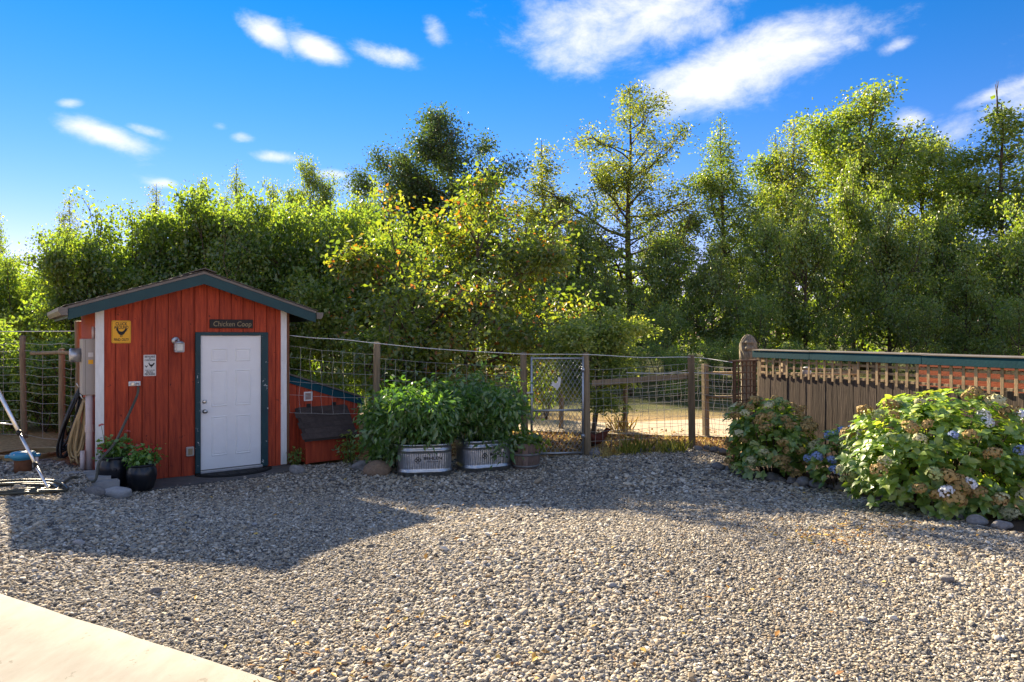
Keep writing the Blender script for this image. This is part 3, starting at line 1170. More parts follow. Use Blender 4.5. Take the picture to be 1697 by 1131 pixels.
for px in (511, 553):
    u, z = fp(px, 677, LV)
    mb = MB()
    mb.box((u - .035, LV - .016, .885), (u + .035, LV - .005, .965))
    mb.build('hinge', M_print, nb)

# ------------------------------------------------------------------ lettering


def text_mesh(s, size, mt, bold=False, ital=0.0, space=1.0, extrude=0.0012):
    c = bpy.data.curves.new('lettering', 'FONT')
    c.body = s
    c.size = size
    c.align_x = 'CENTER'
    c.align_y = 'CENTER'
    c.extrude = extrude
    c.offset = 0.014 * size if bold else 0.0
    c.shear = ital
    c.space_character = space
    c.resolution_u = 3
    o = bpy.data.objects.new('tmp', c)
    COL.objects.link(o)
    dg = bpy.context.evaluated_depsgraph_get()
    dg.update()
    me = bpy.data.meshes.new_from_object(o.evaluated_get(dg))
    bpy.data.objects.remove(o)
    me.materials.clear()
    me.materials.append(mt)
    return me


def letters(s, size, mt, parent, x, y, z, wide=None, **kw):
    """upright lettering facing -y of its parent, centred at x, z, squeezed to a width"""
    me = text_mesh(s, size, mt, **kw)
    sx = 1.0
    if wide:
        xs = [v.co.x for v in me.vertices]
        sx = wide / (max(xs) - min(xs))
    return link('lettering', me, parent, (x, y, z), (R(90), 0, 0), scale=(sx, 1, 1))


HEN = [(-.50, .30), (-.44, .40), (-.40, .52), (-.33, .50), (-.30, .42), (-.26, .26), (-.20, .20), (-.04, .15), (.12, .17), (.22, .24), (.28, .32), (.36, .44), (.48, .46),
       (.56, .38), (.50, .36), (.54, .26), (.46, .26), (.46, .14), (.38, .14), (.32, .0), (.22, -.14), (.10, -.20), (.08, -.34), (.14, -.38), (.04, -.38), (.03, -.22), (-.03, -.22),
       (-.03, -.36), (.03, -.42), (-.09, -.41), (-.08, -.22), (-.20, -.14), (-.32, .0), (-.38, .16), (-.42, .28)]


def hen_shape(mt, parent, x, y, z, w, flip=1, t=0.003, name='hen_print'):
    mb = MB()
    mb.prism([(x + flip * a * w, z + b * w) for a, b in HEN], lambda p, q: (p, y, q), lambda p, q: (p, y - t, q))
    return mb.build(name, mt, parent)


def rounded(x0, x1, z0, z1, r, k=4):
    out = []
    for (cx, cz, a0) in ((x1 - r, z0 + r, -90), (x1 - r, z1 - r, 0), (x0 + r, z1 - r, 90), (x0 + r, z0 + r, 180)):
        for i in range(k + 1):
            a = R(a0 + 90 * i / k)
            out.append((cx + r * math.cos(a), cz + r * math.sin(a)))
    return out


FY = -0.024
# yellow warning sign
x0, z1 = fp(184.5, 531.5)
x1, z0 = fp(216.5, 569)
sg = coop_empty('warning_sign', label='yellow metal sign with black hen reading cluck around find out', cat='sign')
mb = MB()
mb.prism(rounded(x0, x1, z0, z1, .02), lambda x, z: (x, FY, z), lambda x, z: (x, FY - .004, z))
mb.build('plate', M_yellow, sg)
mb = MB()
o_, i_ = rounded(x0 + .008, x1 - .008, z0 + .008, z1 - .008, .014), rounded(x0 + .0105, x1 - .0105, z0 + .0105, z1 - .0105, .012)
n_ = len(o_)
mb.add([(x, FY - .0045, z) for x, z in o_] + [(x, FY - .0045, z) for x, z in i_], [(i, (i + 1) % n_, n_ + (i + 1) % n_, n_ + i) for i in range(n_)])
mb.build('printed_border', M_print, sg)
cx, cw, ch = (x0 + x1) / 2, x1 - x0, z1 - z0
letters('CLUCK', .062, M_print, sg, cx, FY - .005, z1 - ch * .15, wide=cw * .60, bold=True)
letters('AROUND', .062, M_print, sg, cx, FY - .005, z1 - ch * .305, wide=cw * .74, bold=True)
letters('FIND OUT!', .052, M_print, sg, cx, FY - .005, z0 + ch * .15, wide=cw * .76, bold=True)
hen_shape(M_print, sg, cx, FY - .0042, z0 + ch * .45, cw * .56)
# white sign
x0, z1 = fp(237.5, 588.5)
x1, z0 = fp(258, 623)
sg = coop_empty('notice_sign', label='small white notice with two black chickens between the yellow sign and the lamp', cat='sign')
mb = MB()
mb.prism(rounded(x0, x1, z0, z1, .006), lambda x, z: (x, FY, z), lambda x, z: (x, FY - .004, z))
mb.build('plate', M_signwhite, sg)
cx, cw, ch = (x0 + x1) / 2, x1 - x0, z1 - z0
for (s, fz, hw, sz) in (('BEWARE', .91, .84, .042), ('OF', .83, .14, .024), ('CHICKENS', .745, .86, .034), ('THEY CAN BE', .27, .8, .020), ('REAL', .185, .55, .034), ('PECKERS', .08, .84, .042)):
    letters(s, sz, M_print, sg, cx, FY - .005, z0 + ch * fz, wide=cw * hw, bold=True)
hen_shape(M_print, sg, cx + cw * .12, FY - .0042, z0 + ch * .50, cw * .50)
hen_shape(M_print, sg, cx - cw * .28, FY - .0042, z0 + ch * .45, cw * .24, flip=-1)
# wooden name board
x0, z1 = fp(346.5, 529.5)
x1, z0 = fp(418, 544.5)
sg = coop_empty('name_board', label='dark wooden board lettered Chicken Coop over the white door', cat='sign')
mb = MB()
mb.bbox((x0, FY - .018, z0), (x1, FY, z1), .004)
mb.build('plate', M_darksign, sg)
letters('Chicken Coop', .11, M_goldprint, sg, (x0 + x1) / 2 + .01, FY - .020, (z0 + z1) / 2 - .005, wide=(x1 - x0) * .88, ital=0.12)

# wall lamp
u, z = fp(291.5, 566)
lm = coop_empty('wall_lamp', label='small grey jelly-jar porch lamp with square glass on red siding', cat='lamp')
mb = MB()
mb.lathe([(0, 0), (.055, 0), (.055, .012), (.040, .022), (.022, .026), (0, .027)], 20, Matrix.Translation((u - .01, FY + .002, z + .012)) @ Matrix.Rotation(R(90), 4, 'X'))
mb.tube([(u - .01, FY - .02, z + .01), (u + .005, FY - .06, z + .03), (u + .015, FY - .09, z + .02), (u + .02, FY - .10, z - .005)], .014, 8)
mb.build('mount', M_galvtube, lm)
mb = MB()
M = Matrix.Translation((u + .02, FY - .10, z))
mb.lathe([(0, .01), (.05, .004), (.068, -.02), (.066, -.028), (0, -.02)], 16, M)
mb.build('cap', M_galvtube, lm)
mb = MB()
mb.bbox((u - .03, FY - .15, z - .145), (u + .07, FY - .05, z - .022), .012)
mb.build('glass', M_glass, lm)
mb = MB()
for sx in (-.034, .074):
    for sy in (-.154, -.046):
        mb.box((u + sx - .005, FY + sy - .005, z - .15), (u + sx + .005, FY + sy + .005, z - .02))
mb.bbox((u - .037, FY - .157, z - .158), (u + .077, FY - .043, z - .1465), .003)
mb.build('cage', M_galvtube, lm)

# outlet cover
u, z = fp(314, 748)
ot = coop_empty('outlet_box', label='beige weatherproof outlet cover low on siding beside the door frame', cat='outlet')
mb = MB()
mb.bbox((u - .055, FY - .035, z - .07), (u + .055, FY, z + .07), .01)
mb.build('box', M_panel, ot)
mb = MB()
mb.bbox((u - .03, FY - .042, z - .045), (u + .03, FY - .0355, z + .045), .006)
mb.build('cover', M_lattice, ot)

# hose bib plate
u, z = fp(222.5, 636)
hb = coop_empty('hose_tap', label='wall tap on a white plate with the dark garden hose attached', cat='tap')
mb = MB()
mb.bbox((u - .075, FY - .012, z - .033), (u + .075, FY, z + .033), .005)
mb.build('plate', M_white, hb)
mb = MB()
mb.tube([(u + .03, FY - .01, z), (u + .035, FY - .06, z), (u + .035, FY - .085, z - .03)], .013, 8)
mb.tube([(u - .03, FY - .015, z), (u - .03, FY - .05, z)], .022, 10)
mb.build('spout', M_steel, hb)
HOSE_START = (u + .035, FY - .09, z - .04)

# doormat
mat_o = coop_empty('doormat', label='black half-round rubber doormat in front of the white door', cat='doormat')
mb = MB()
dc, dr = (door_u0 + door_u1) / 2 + .02, .56
half = [(dc + dr * math.cos(a), -0.085 - .40 * math.sin(a)) for a in np.linspace(0, math.pi, 28)]
mb.prism(half, lambda x, y: (x, y, .018), lambda x, y: (x, y, .034))
mb.build('rubber_sheet', M_black, mat_o)
mb = MB()
ring = [(dc + (dr - .03) * math.cos(a), -0.1 - .355 * math.sin(a)) for a in np.linspace(0.05, math.pi - .05, 28)]
mb.tube([(x, y, .036) for x, y in ring], .010, 5)
for k in range(7):
    x = dc - .42 + k * .14
    d = .30 * math.sqrt(max(0, 1 - ((x - dc) / .56) ** 2))
    mb.tube([(x, -.12, .035), (x, -.1 - d, .035)], .006, 4)
mb.build('raised_ribs', M_black, mat_o)

# ------------------------------------------------------------------ meter panel, conduit and hoses on the left side
pn = coop_empty('electric_panel', label='grey electric meter panel with conduit on the coop side wall', cat='electric panel')
mb = MB()
mb.bbox((-.165, .10, 1.27), (-.004, .52, 2.05), .008)
mb.build('cabinet', M_panel, pn)
mb = MB()
mb.box((-.13, .0985, 1.27), (-.127, .1000, 2.04))
mb.build('door_seam', M_print, pn)
mb = MB()
mb.lathe([(0, 0), (.098, 0), (.098, .12), (.085, .135), (0, .137)], 24, Matrix.Translation((-.165, .33, 1.82)) @ Matrix.Rotation(R(-90), 4, 'Y'))
mb.build('meter', M_galvtube, pn)
for (zz, m_) in ((1.83, M_signwhite), (1.73, M_yellow)):
    mb = MB()
    mb.box((-.095, .0975, zz - .03), (-.035, .0996, zz + .03))
    mb.build('sticker', m_, pn)
mb = MB()
mb.tube([(-.075, .16, .18), (-.075, .16, 1.271)], .048, 14)
mb.lathe([(.056, 0), (.056, .10)], 14, Matrix.Translation((-.075, .16, .75)))
mb.build('conduit', M_pvc, pn)
mb = MB()
mb.tube([(-.16, .12, .2), (-.16, .12, .5)], .03, 10)
mb.tube([(-.03, .14, 2.051), (-.03, .14, 2.22)], .02, 8)
mb.build('pipe_stub', M_pvc, pn)


def loops(mt, name, label, cx, cy, ztop_, zbot, wid, n, r, seed, lean=0.0):
    """a bundle of long hose loops hanging from one hook"""
    rr = random.Random(seed)
    mb = MB()
    e = coop_empty(name, label=label, cat='hose')
    for k in range(n):
        t0 = ztop_ - rr.uniform(0, .08)
        b0 = zbot + rr.uniform(0, .16)
        wd = wid * rr.uniform(.55, 1.1)
        sh = rr.uniform(-.05, .05)
        dy = rr.uniform(-.09, .09)
        pts = []
        for i in range(33):
            a = 2 * math.pi * i / 32
            zz = (t0 + b0) / 2 + (t0 - b0) / 2 * math.cos(a)
            f = (t0 - zz) / (t0 - b0)
            pts.append((cx - lean * f + math.sin(a) * wd * .5 * (.35 + .75 * f) + sh * f, cy + dy * f + .05 * math.sin(a * 2 + k), zz))
        mb.tube(pts, r, 6, cap=False)
    mb.build('hose_loops', mt, e)
    mb = MB()
    mb.tube([(0.0, cy, ztop_ + .02), (cx - .03, cy, ztop_ - .01), (cx - .05, cy, ztop_ + .05)], .014, 6)
    mb.build('hook', M_steel, e)
    return e


loops(M_blackhose, 'black_hose', 'bundle of black hose hanging on the side of the coop', -.14, .62, 1.36, .36, .22, 9, .017, 3, lean=.22)
loops(M_tanhose, 'tan_hose', 'bundle of tan hose hanging beside the black hose bundle', -.12, .30, 1.22, .30, .17, 9, .014, 8, lean=.13)

# ================================================================== THINGS BY THE COOP
def to_world(u, v, z=0.0):
    q = C0 + u * UX + v * VX
    return Vector((q[0], q[1], z))


rng = random.Random(11)


def smooth_path(pts, n=10):
    """Catmull-Rom through points"""
    P = [Vector(p) for p in pts]
    P = [P[0] * 2 - P[1]] + P + [P[-1] * 2 - P[-2]]
    out = []
    for i in range(1, len(P) - 2):
        for k in range(n):
            t = k / n
            a, b, c, d = P[i - 1], P[i], P[i + 1], P[i + 2]
            out.append(0.5 * ((2 * b) + (c - a) * t + (2 * a - 5 * b + 4 * c - d) * t * t + (3 * b - a - 3 * c + d) * t ** 3))
    out.append(P[-2])
    return out


def onground(x, y, h):
    return Vector((x, y, gz(x, y) + h))


# garden hose from the tap to its coil on the gravel
hs0 = to_world(*HOSE_START)
k1 = G(135, 796)
coil_c = G(12, 816)
pts = [hs0, hs0 + Vector((0.0, -.03, -.12)), W(212, 690, 9.35), W(190, 735, 9.15), W(165, 765, 8.95), onground(k1.x + .1, k1.y + .1, .1), onground(k1.x - .1, k1.y - .02, .04)]
nc = 4
cr = .5
a0 = 0.3
for i in range(nc * 14):
    a = a0 + 2 * math.pi * i / 14
    r = cr * (1 + .16 * math.sin(i * .29 + 1) + .05 * math.sin(i * 1.7)) * (.86 + .07 * (i // 14))
    pts.append(onground(coil_c.x + r * math.cos(a) + .03 * math.sin(i * .9), coil_c.y + r * .8 * math.sin(a), .020 + .012 * (i / 14)))
mb = MB()
mb.tube(smooth_path(pts, 6), .0175, 7)
mb.build('garden_hose', M_greyhose, label='grey-green garden hose running from the wall tap to a coil beside the tripod', cat='hose')

# second coil behind the well head
mb = MB()
c2 = G(42, 762)
pts = []
for i in range(5 * 14):
    a = 2 * math.pi * i / 14
    r = .40 * (1 + .08 * math.sin(i * .41) + .05 * math.sin(i * 1.3))
    pts.append(onground(c2.x + r * math.cos(a), c2.y + .15 + r * math.sin(a), .02 + .016 * i / 14))
mb.tube(smooth_path(pts, 4), .016, 6)
mb.build('coiled_hose', M_tanhose, label='tan hose coiled on the ground behind the blue-capped well pipe', cat='hose')

# well head
wp = G(38, 783)
wh = empty('well_head', wp, 0.4, label='rusty well pipe with blue cap standing in the gravel', cat='well pipe')
mb = MB()
mb.lathe([(.0, -.05), (.102, -.05), (.102, .20), (0, .20)], 24)
mb.build('casing', M_rust, wh)
mb = MB()
mb.lathe([(.108, .175), (.118, .18), (.118, .20), (.15, .205), (.15, .25), (.13, .275), (0, .285)], 24)
mb.bbox((-.20, -.035, .205), (-.14, .035, .245), .008)
mb.bbox((.14, -.035, .205), (.20, .035, .245), .008)
mb.build('cap', M_bluecap, wh)
for a in range(6):
    x, y = .137 * math.cos(a * 1.047), .137 * math.sin(a * 1.047)
    MB().lathe([(0, .27), (.012, .27), (.012, .285), (0, .287)], 6, Matrix.Translation((x, y, -.02))).build('bolt', M_steel, wh)
MB().tube([(.16, -.02, -.05), (.16, -.02, .2)], .022, 8).build('pipe', M_pvc, wh)

# tripod
ft = G(82, 818)
ap = Vector((W(-28, 600, 8.35).x, 8.35, 1.78))
tp = empty('tripod_stand', (ap.x, ap.y, gz(ap.x, ap.y)), 0, label='silver tripod stand with black leg clamps beside the coiled hose', cat='tripod')
off = Vector(tp.location)
f2 = Vector((ap.x - .75, ap.y - .35, 0))
f3 = Vector((ap.x - .65, ap.y + .7, 0))
for fpt in (ft, f2, f3):
    fpt = Vector((fpt.x, fpt.y, gz(fpt.x, fpt.y) + .02))
    mb = MB()
    q = ap + (fpt - ap) * .56
    q2 = ap + (fpt - ap) * .80
    mb.tube([ap - off, q - off], .023, 10)
    mb.tube([q - off, q2 - off], .0185, 10)
    mb.tube([q2 - off, fpt - off], .015, 10)
    leg = mb.build('leg', M_alu, tp)
    mb = MB()
    d = (fpt - ap).normalized()
    mb.tube([q - d * .02 - off, q + d * .03 - off], .029, 10)
    mb.tube([q2 - d * .02 - off, q2 + d * .03 - off], .025, 10)
    mb.tube([fpt - d * .03 - off, fpt + d * .012 - off], .021, 10)
    mb.build('clamp', M_print, leg)
    mb = MB()
    ce = Vector((ap.x, ap.y, (ap + (fpt - ap) * .5).z))
    mb.tube([ce - off, ap + (fpt - ap) * .5 - off], .009, 8)
    mb.build('brace', M_alu, tp)
mb = MB()
mb.tube([ap - off + Vector((0, 0, .1)), ap - off + Vector((0, 0, -.95))], .017, 10)
mb.build('centre_column', M_alu, tp)
mb = MB()
mb.lathe([(0, -.05), (.06, -.05), (.06, .03), (.03, .07), (.03, .13), (0, .13)], 14, Matrix.Translation(ap - off))
mb.build('head', M_print, tp)


def rock(name, px, py, wpx, mt, label, group=None, flat=.7, asp=1.0, seed=1, cat='rock', sink=.22, hgt=None, rz=None):
    p = G(px, py)
    s = wpx / F * p.y
    me = rock_mesh(name, seed, mt, sub=3, amp=.22, flat=1.0)
    h = hgt if hgt else s * flat
    return link(name, me, None, (p.x, p.y + s * asp * .35, p.z + h * (.5 - sink)), (rng.uniform(-.12, .12), rng.uniform(-.12, .12), rz if rz is not None else rng.uniform(-.4, .4)),
                label, cat, group, scale=(s, s * asp, h))


# slabs and boulders that hold up the higher gravel
for i, (u, v, w, d, z, rz) in enumerate(((-.17, -.12, .50, .20, .235, -.10), (-.13, -.36, .56, .24, .205, -.04), (-.07, -.62, .50, .22, .175, .05))):
    q = to_world(u, v)
    mb = MB()
    rr = random.Random(i + 3)
    poly = [(-w / 2 + rr.uniform(-.02, .03), -d / 2 + rr.uniform(-.02, .02)), (0, -d / 2 + rr.uniform(-.015, .015)), (w / 2 + rr.uniform(-.04, .01), -d / 2 + rr.uniform(-.02, .02)),
            (w / 2 + rr.uniform(-.02, .02), d / 2), (0, d / 2 + rr.uniform(-.01, .01)), (-w / 2, d / 2 + rr.uniform(-.02, .01))]
    mb.prism(poly, lambda x, y: (x, y, -.16), lambda x, y: (x, y, 0))
    mb.build('flagstone', M_slab, loc=(q.x, q.y, z + .02), rot=(R(-2), R(2), COOP_RZ + rz), label='grey flat step stone beside the black pots', cat='step stone', group='step stones at the coop corner')
rock('boulder', 186, 828, 46, M_slab, 'large grey boulder below the flat step stones', flat=.5, asp=.8, seed=51, rz=.2)
rock('cobble', 153, 822, 30, M_rock, 'small pale stone left of the grey boulder by step stones', flat=.6, asp=.8, seed=52)
rock('boulder', 623, 790, 46, M_tanrock, 'round tan boulder leaning at the end of the steel tank', flat=.68, asp=.8, seed=53, rz=.1)
rock('boulder', 489, 787, 25, M_rock, 'small dark stone at the foot of the nest box', flat=.72, seed=54)
rock('boulder', 600, 781, 34, M_rock, 'dark brown stone behind the round tan boulder', flat=.62, asp=.8, seed=55)
rock('boulder', 987, 757, 26, M_rock, 'blue-grey stone at the foot of the gate post', flat=.6, seed=56)

# ------------------------------------------------------------------ leaves in numpy


def leaf_block(P, A, Nn, Ln, Wd, fold=0.18, curl=0.0):
    """kite-shaped folded leaves: P base points, A axis, Nn normal, Ln length, Wd width -> V, F (2 tris each)"""
    B = np.cross(Nn, A)
    B /= np.linalg.norm(B, axis=1, keepdims=True) + 1e-9
    n = len(P)
    Ln = Ln[:, None]
    Wd = Wd[:, None]
    mid = P + A * Ln * 0.45
    V = np.stack([P, mid + B * Wd * .5 + Nn * Wd * fold, P + A * Ln - Nn * Ln * curl, mid - B * Wd * .5 + Nn * Wd * fold], 1).reshape(-1, 3)
    i = np.arange(n) * 4
    Fc = np.stack([i, i + 1, i + 2, i, i + 2, i + 3], 1).reshape(-1, 3)
    return V, Fc


def rand_unit(rs, n):
    v = rs.normal(size=(n, 3))
    return v / (np.linalg.norm(v, axis=1, keepdims=True) + 1e-9)


def leaves_at(rs, C, n, sigma, ln, asp=.55, up=.5, droop=0.3, jit=.35, curl=.12, wt=None):
    """n leaves in clumps round centres C (k,3)"""
    if wt is None:
        k = rs.randint(0, len(C), n)
    else:
        k = rs.choice(len(C), n, p=wt / wt.sum())
    off = rs.normal(size=(n, 3)) * sigma * np.array([1, 1, .8])
    P = C[k] + off
    A = rand_unit(rs, n) + np.array([0, 0, -droop]) + off / (sigma * 2.5)
    A /= np.linalg.norm(A, axis=1, keepdims=True) + 1e-9
    Nn = rand_unit(rs, n) + np.array([0, 0, up * .8])
    Nn -= A * (Nn * A).sum(1, keepdims=True)
    Nn /= np.linalg.norm(Nn, axis=1, keepdims=True) + 1e-9
    L_ = ln * np.exp(rs.normal(0, jit, n) * .6)
    V, Fc = leaf_block(P, A, Nn, L_, L_ * asp * rs.uniform(.8, 1.2, n), curl=curl)
    ct = rs.uniform(0, 1, len(C))
    tint = np.clip(.5 + (ct[k] - .5) * .55 + rs.normal(0, .17, n), 0, 1)
    return V, Fc, np.repeat(tint, 2)


def crown_mesh(name, blocks, mt):
    Vs, Fs, Ts, o = [], [], [], 0
    for V, Fc, T in blocks:
        Vs.append(V)
        Fs.append(Fc + o)
        Ts.append(T)
        o += len(V)
    return np_mesh(name, np.concatenate(Vs), np.concatenate(Fs), mt, {'tint': np.concatenate(Ts)})


# leaf colours: (reflected, transmitted)
def lm_(name, dark, midc, light, tw=.45, tmul=2.0, tyel=(1.15, 1.0, .35), gloss=.06, extra=None):
    dark, midc, light = (tuple(c * 1.9 for c in q) for q in (dark, midc, light))
    tw = min(.62, tw + .06)
    tmul *= 1.02
    tyel = tuple(.5 * c + .5 for c in tyel[:2]) + (tyel[2],)
    st = [(0.1, dark), (.5, midc), (.9, light)]
    if extra:
        st = st[:2] + [(.84, light), (.95, extra)]
    tr = [(p, tuple(min(.8, c * tmul * y) for c, y in zip(col, tyel))) for p, col in st]
    return leaf_mat(name, st, tr, tw, gloss=gloss)


LM_hazel = lm_('hazel_leaf', (.034, .066, .013), (.068, .112, .02), (.11, .145, .025), tw=.45, tmul=2.1)
LM_persimmon = lm_('persimmon_leaf', (.032, .060, .011), (.066, .10, .015), (.115, .135, .02), tw=.42, tmul=1.9, extra=(.30, .11, .015))
LM_oak = lm_('oak_leaf', (.018, .040, .016), (.034, .062, .020), (.06, .09, .022), tw=.28, tmul=1.9)
LM_mid = lm_('mid_leaf', (.034, .066, .014), (.072, .115, .020), (.13, .155, .028), tw=.42, tmul=2.3)
LM_maple = lm_('maple_leaf', (.045, .082, .016), (.085, .13, .022), (.14, .165, .03), tw=.42, tmul=1.8)
LM_pear = lm_('pear_leaf', (.034, .058, .013), (.07, .095, .018), (.125, .135, .024), tw=.4, tmul=2.2)
LM_veg = lm_('pepper_leaf', (.028, .072, .012), (.055, .12, .02), (.10, .165, .028), tw=.4, tmul=2.0, tyel=(1.0, 1.0, .4), gloss=.08)
LM_apple = lm_('apple_leaf', (.05, .085, .018), (.10, .14, .03), (.19, .21, .05), tw=.45, tmul=2.0)
LM_hyd = lm_('hydrangea_leaf', (.05, .10, .018), (.11, .175, .03), (.21, .25, .055), tw=.35, tmul=1.9, tyel=(1.05, 1.0, .4), gloss=.07)
LM_flower = lm_('geranium_leaf', (.03, .08, .012), (.06, .14, .02), (.11, .19, .03), tw=.3, tmul=1.6)


def leafy_plant(name, loc, label, cat, stems, h, spread, n, ln, asp, mt, seed, sig=.09, droop=.6, group=None, stem_r=.008, base_r=.2, bend=0.0, smat=None, low=.25, over=None):
    """bushy plant: stems and a foliage mass"""
    rs = np.random.RandomState(seed)
    e = empty(name, loc, 0, label=label, cat=cat, group=group)
    C = []
    mb = MB()
    for i in range(stems):
        a = 2 * math.pi * (i + rs.uniform(-.3, .3)) / stems
        rr = math.sqrt(rs.uniform(.05, 1))
        b = Vector((math.cos(a) * rr * base_r, math.sin(a) * rr * base_r, 0))
        hh = h * rs.uniform(.72, 1.0) * (1 - .25 * rr)
        t = Vector((math.cos(a) * rr * spread, math.sin(a) * rr * spread, hh))
        mdp = b * .55 + t * .45 + Vector((0, 0, hh * .18))
        pp = smooth_path([b, mdp, t], 5)
        mb.tube(pp, [stem_r * (1 - .7 * k / (len(pp) - 1)) for k in range(len(pp))], 5)
        for q in pp:
            if q.z > h * low:
                C.append(tuple(q))
        for _ in range(3):
            k = rs.randint(len(pp) // 3, len(pp))
            q = pp[k] + Vector(rs.normal(size=3)) * spread * .28
            if q.z > h * low * .8:
                mb.tube([pp[k], (pp[k] + q) / 2 + Vector((0, 0, .03)), q], stem_r * .5, 4)
                C += [tuple(q), tuple((q + pp[k]) / 2)]
    if over:
        C += over
    mb.build('stems', smat or M_stem, e, kind='stuff')
    V, Fc, T = leaves_at(rs, np.array(C), n, sig, ln, asp, up=.5, droop=droop)
    link('foliage', crown_mesh('foliage', [(V, Fc, T)], mt), e, kind='stuff')
    return e


# ------------------------------------------------------------------ glazed pots with flowers
POT = [(0, 0), (.155, 0), (.175, .02), (.215, .14), (.235, .26), (.228, .36), (.20, .425), (.195, .44), (.222, .455), (.222, .475), (.20, .482), (.185, .47), (.18, .40), (0, .40)]
petal_red = mat('petal_red', (.55, .03, .03), (.40, .02, .03), rough=.6)
petal_pink = mat('petal_pink', (.60, .16, .14), (.45, .09, .08), rough=.6)


def flower_head_mesh(name, mt, seed, n=26, r=.035, ps=.022, flat=.55):
    rs = np.random.RandomState(seed)
    d = rand_unit(rs, n)
    d[:, 2] = np.abs(d[:, 2]) * 1.0 - .15
    P = d * r * np.array([1, 1, flat])
    Nn = d + rs.normal(size=(n, 3)) * .25
    Nn /= np.linalg.norm(Nn, axis=1, keepdims=True)
    A = np.cross(Nn, rand_unit(rs, n))
    A /= np.linalg.norm(A, axis=1, keepdims=True)
    V, Fc = leaf_block(P - A * ps * .5, A, Nn, np.full(n, ps), np.full(n, ps), fold=-.1)
    return np_mesh(name, V, Fc, mt)


FH = [flower_head_mesh('bloom', petal_red, 1), flower_head_mesh('bloom', petal_pink, 2)]
for (px, py, k, lab, seed) in ((192, 811, .92, 'larger black glazed pot of geraniums with pale ring on its side', 5), (236, 815, .80, 'smaller black glazed pot of geraniums beside the larger pot', 6)):
    p = G(px, py)
    u_, v_ = ((p.x - C0[0]) * UX[0] + (p.y - C0[1]) * UX[1]), ((p.x - C0[0]) * VX[0] + (p.y - C0[1]) * VX[1])
    q = to_world(u_, v_ + .05)
    e = empty('flower_pot', (q.x, q.y, .016), 0, label=lab, cat='flower pot')
    mb = MB()
    sq = 1.0 if k > .9 else .92
    mb.lathe([(r * k, z * k * sq) for r, z in POT], 36)
    mb.build('pot', M_pot, e)
    mb = MB()
    mb.lathe([(0, .41 * k * sq), (.17 * k, .405 * k * sq)], 20)
    mb.build('soil', M_soil, e)
    if k > .9:
        mb = MB()
        mb.lathe([(.018, .198), (.030, .206), (.030, .212), (.018, .216)], 16, Matrix.Rotation(R(-62), 4, 'Z') @ Matrix.Translation((0, 0, .27)) @ Matrix.Rotation(R(90), 4, 'Y'))
        mb.build('ring_handle', M_pot, e)
    pl = leafy_plant('geranium', (q.x, q.y, .016 + .40 * k * sq), ['tall geraniums with coral blooms in the larger black pot', 'low geraniums with red blooms in the smaller black pot'][0 if k > .9 else 1],
                     'flowers', 14, .34 if k > .9 else .24, .20 * k, 420, .055, .8, LM_flower, seed, sig=.05, droop=.1, base_r=.1, stem_r=.005, low=.12)
    rr = random.Random(seed)
    for i in range(9 if k > .9 else 7):
        a = rr.uniform(0, 6.28)
        d = rr.uniform(.03, .24 * k)
        hh = rr.uniform(.16, .40 if k > .9 else .28) if i else (.50 if k > .9 else .32)
        x, y = d * math.cos(a), d * math.sin(a)
        mb = MB()
        mb.tube([(x * .4, y * .4, .03), (x * .8, y * .8, hh * .6), (x, y, hh)], .003, 4)
        st = mb.build('flower_stalk', M_stem, pl)
        link('bloom', FH[i % 3 == 0], st, (x, y, hh), (rr.uniform(-.3, .3), rr.uniform(-.3, .3), a))

# ------------------------------------------------------------------ stock tanks


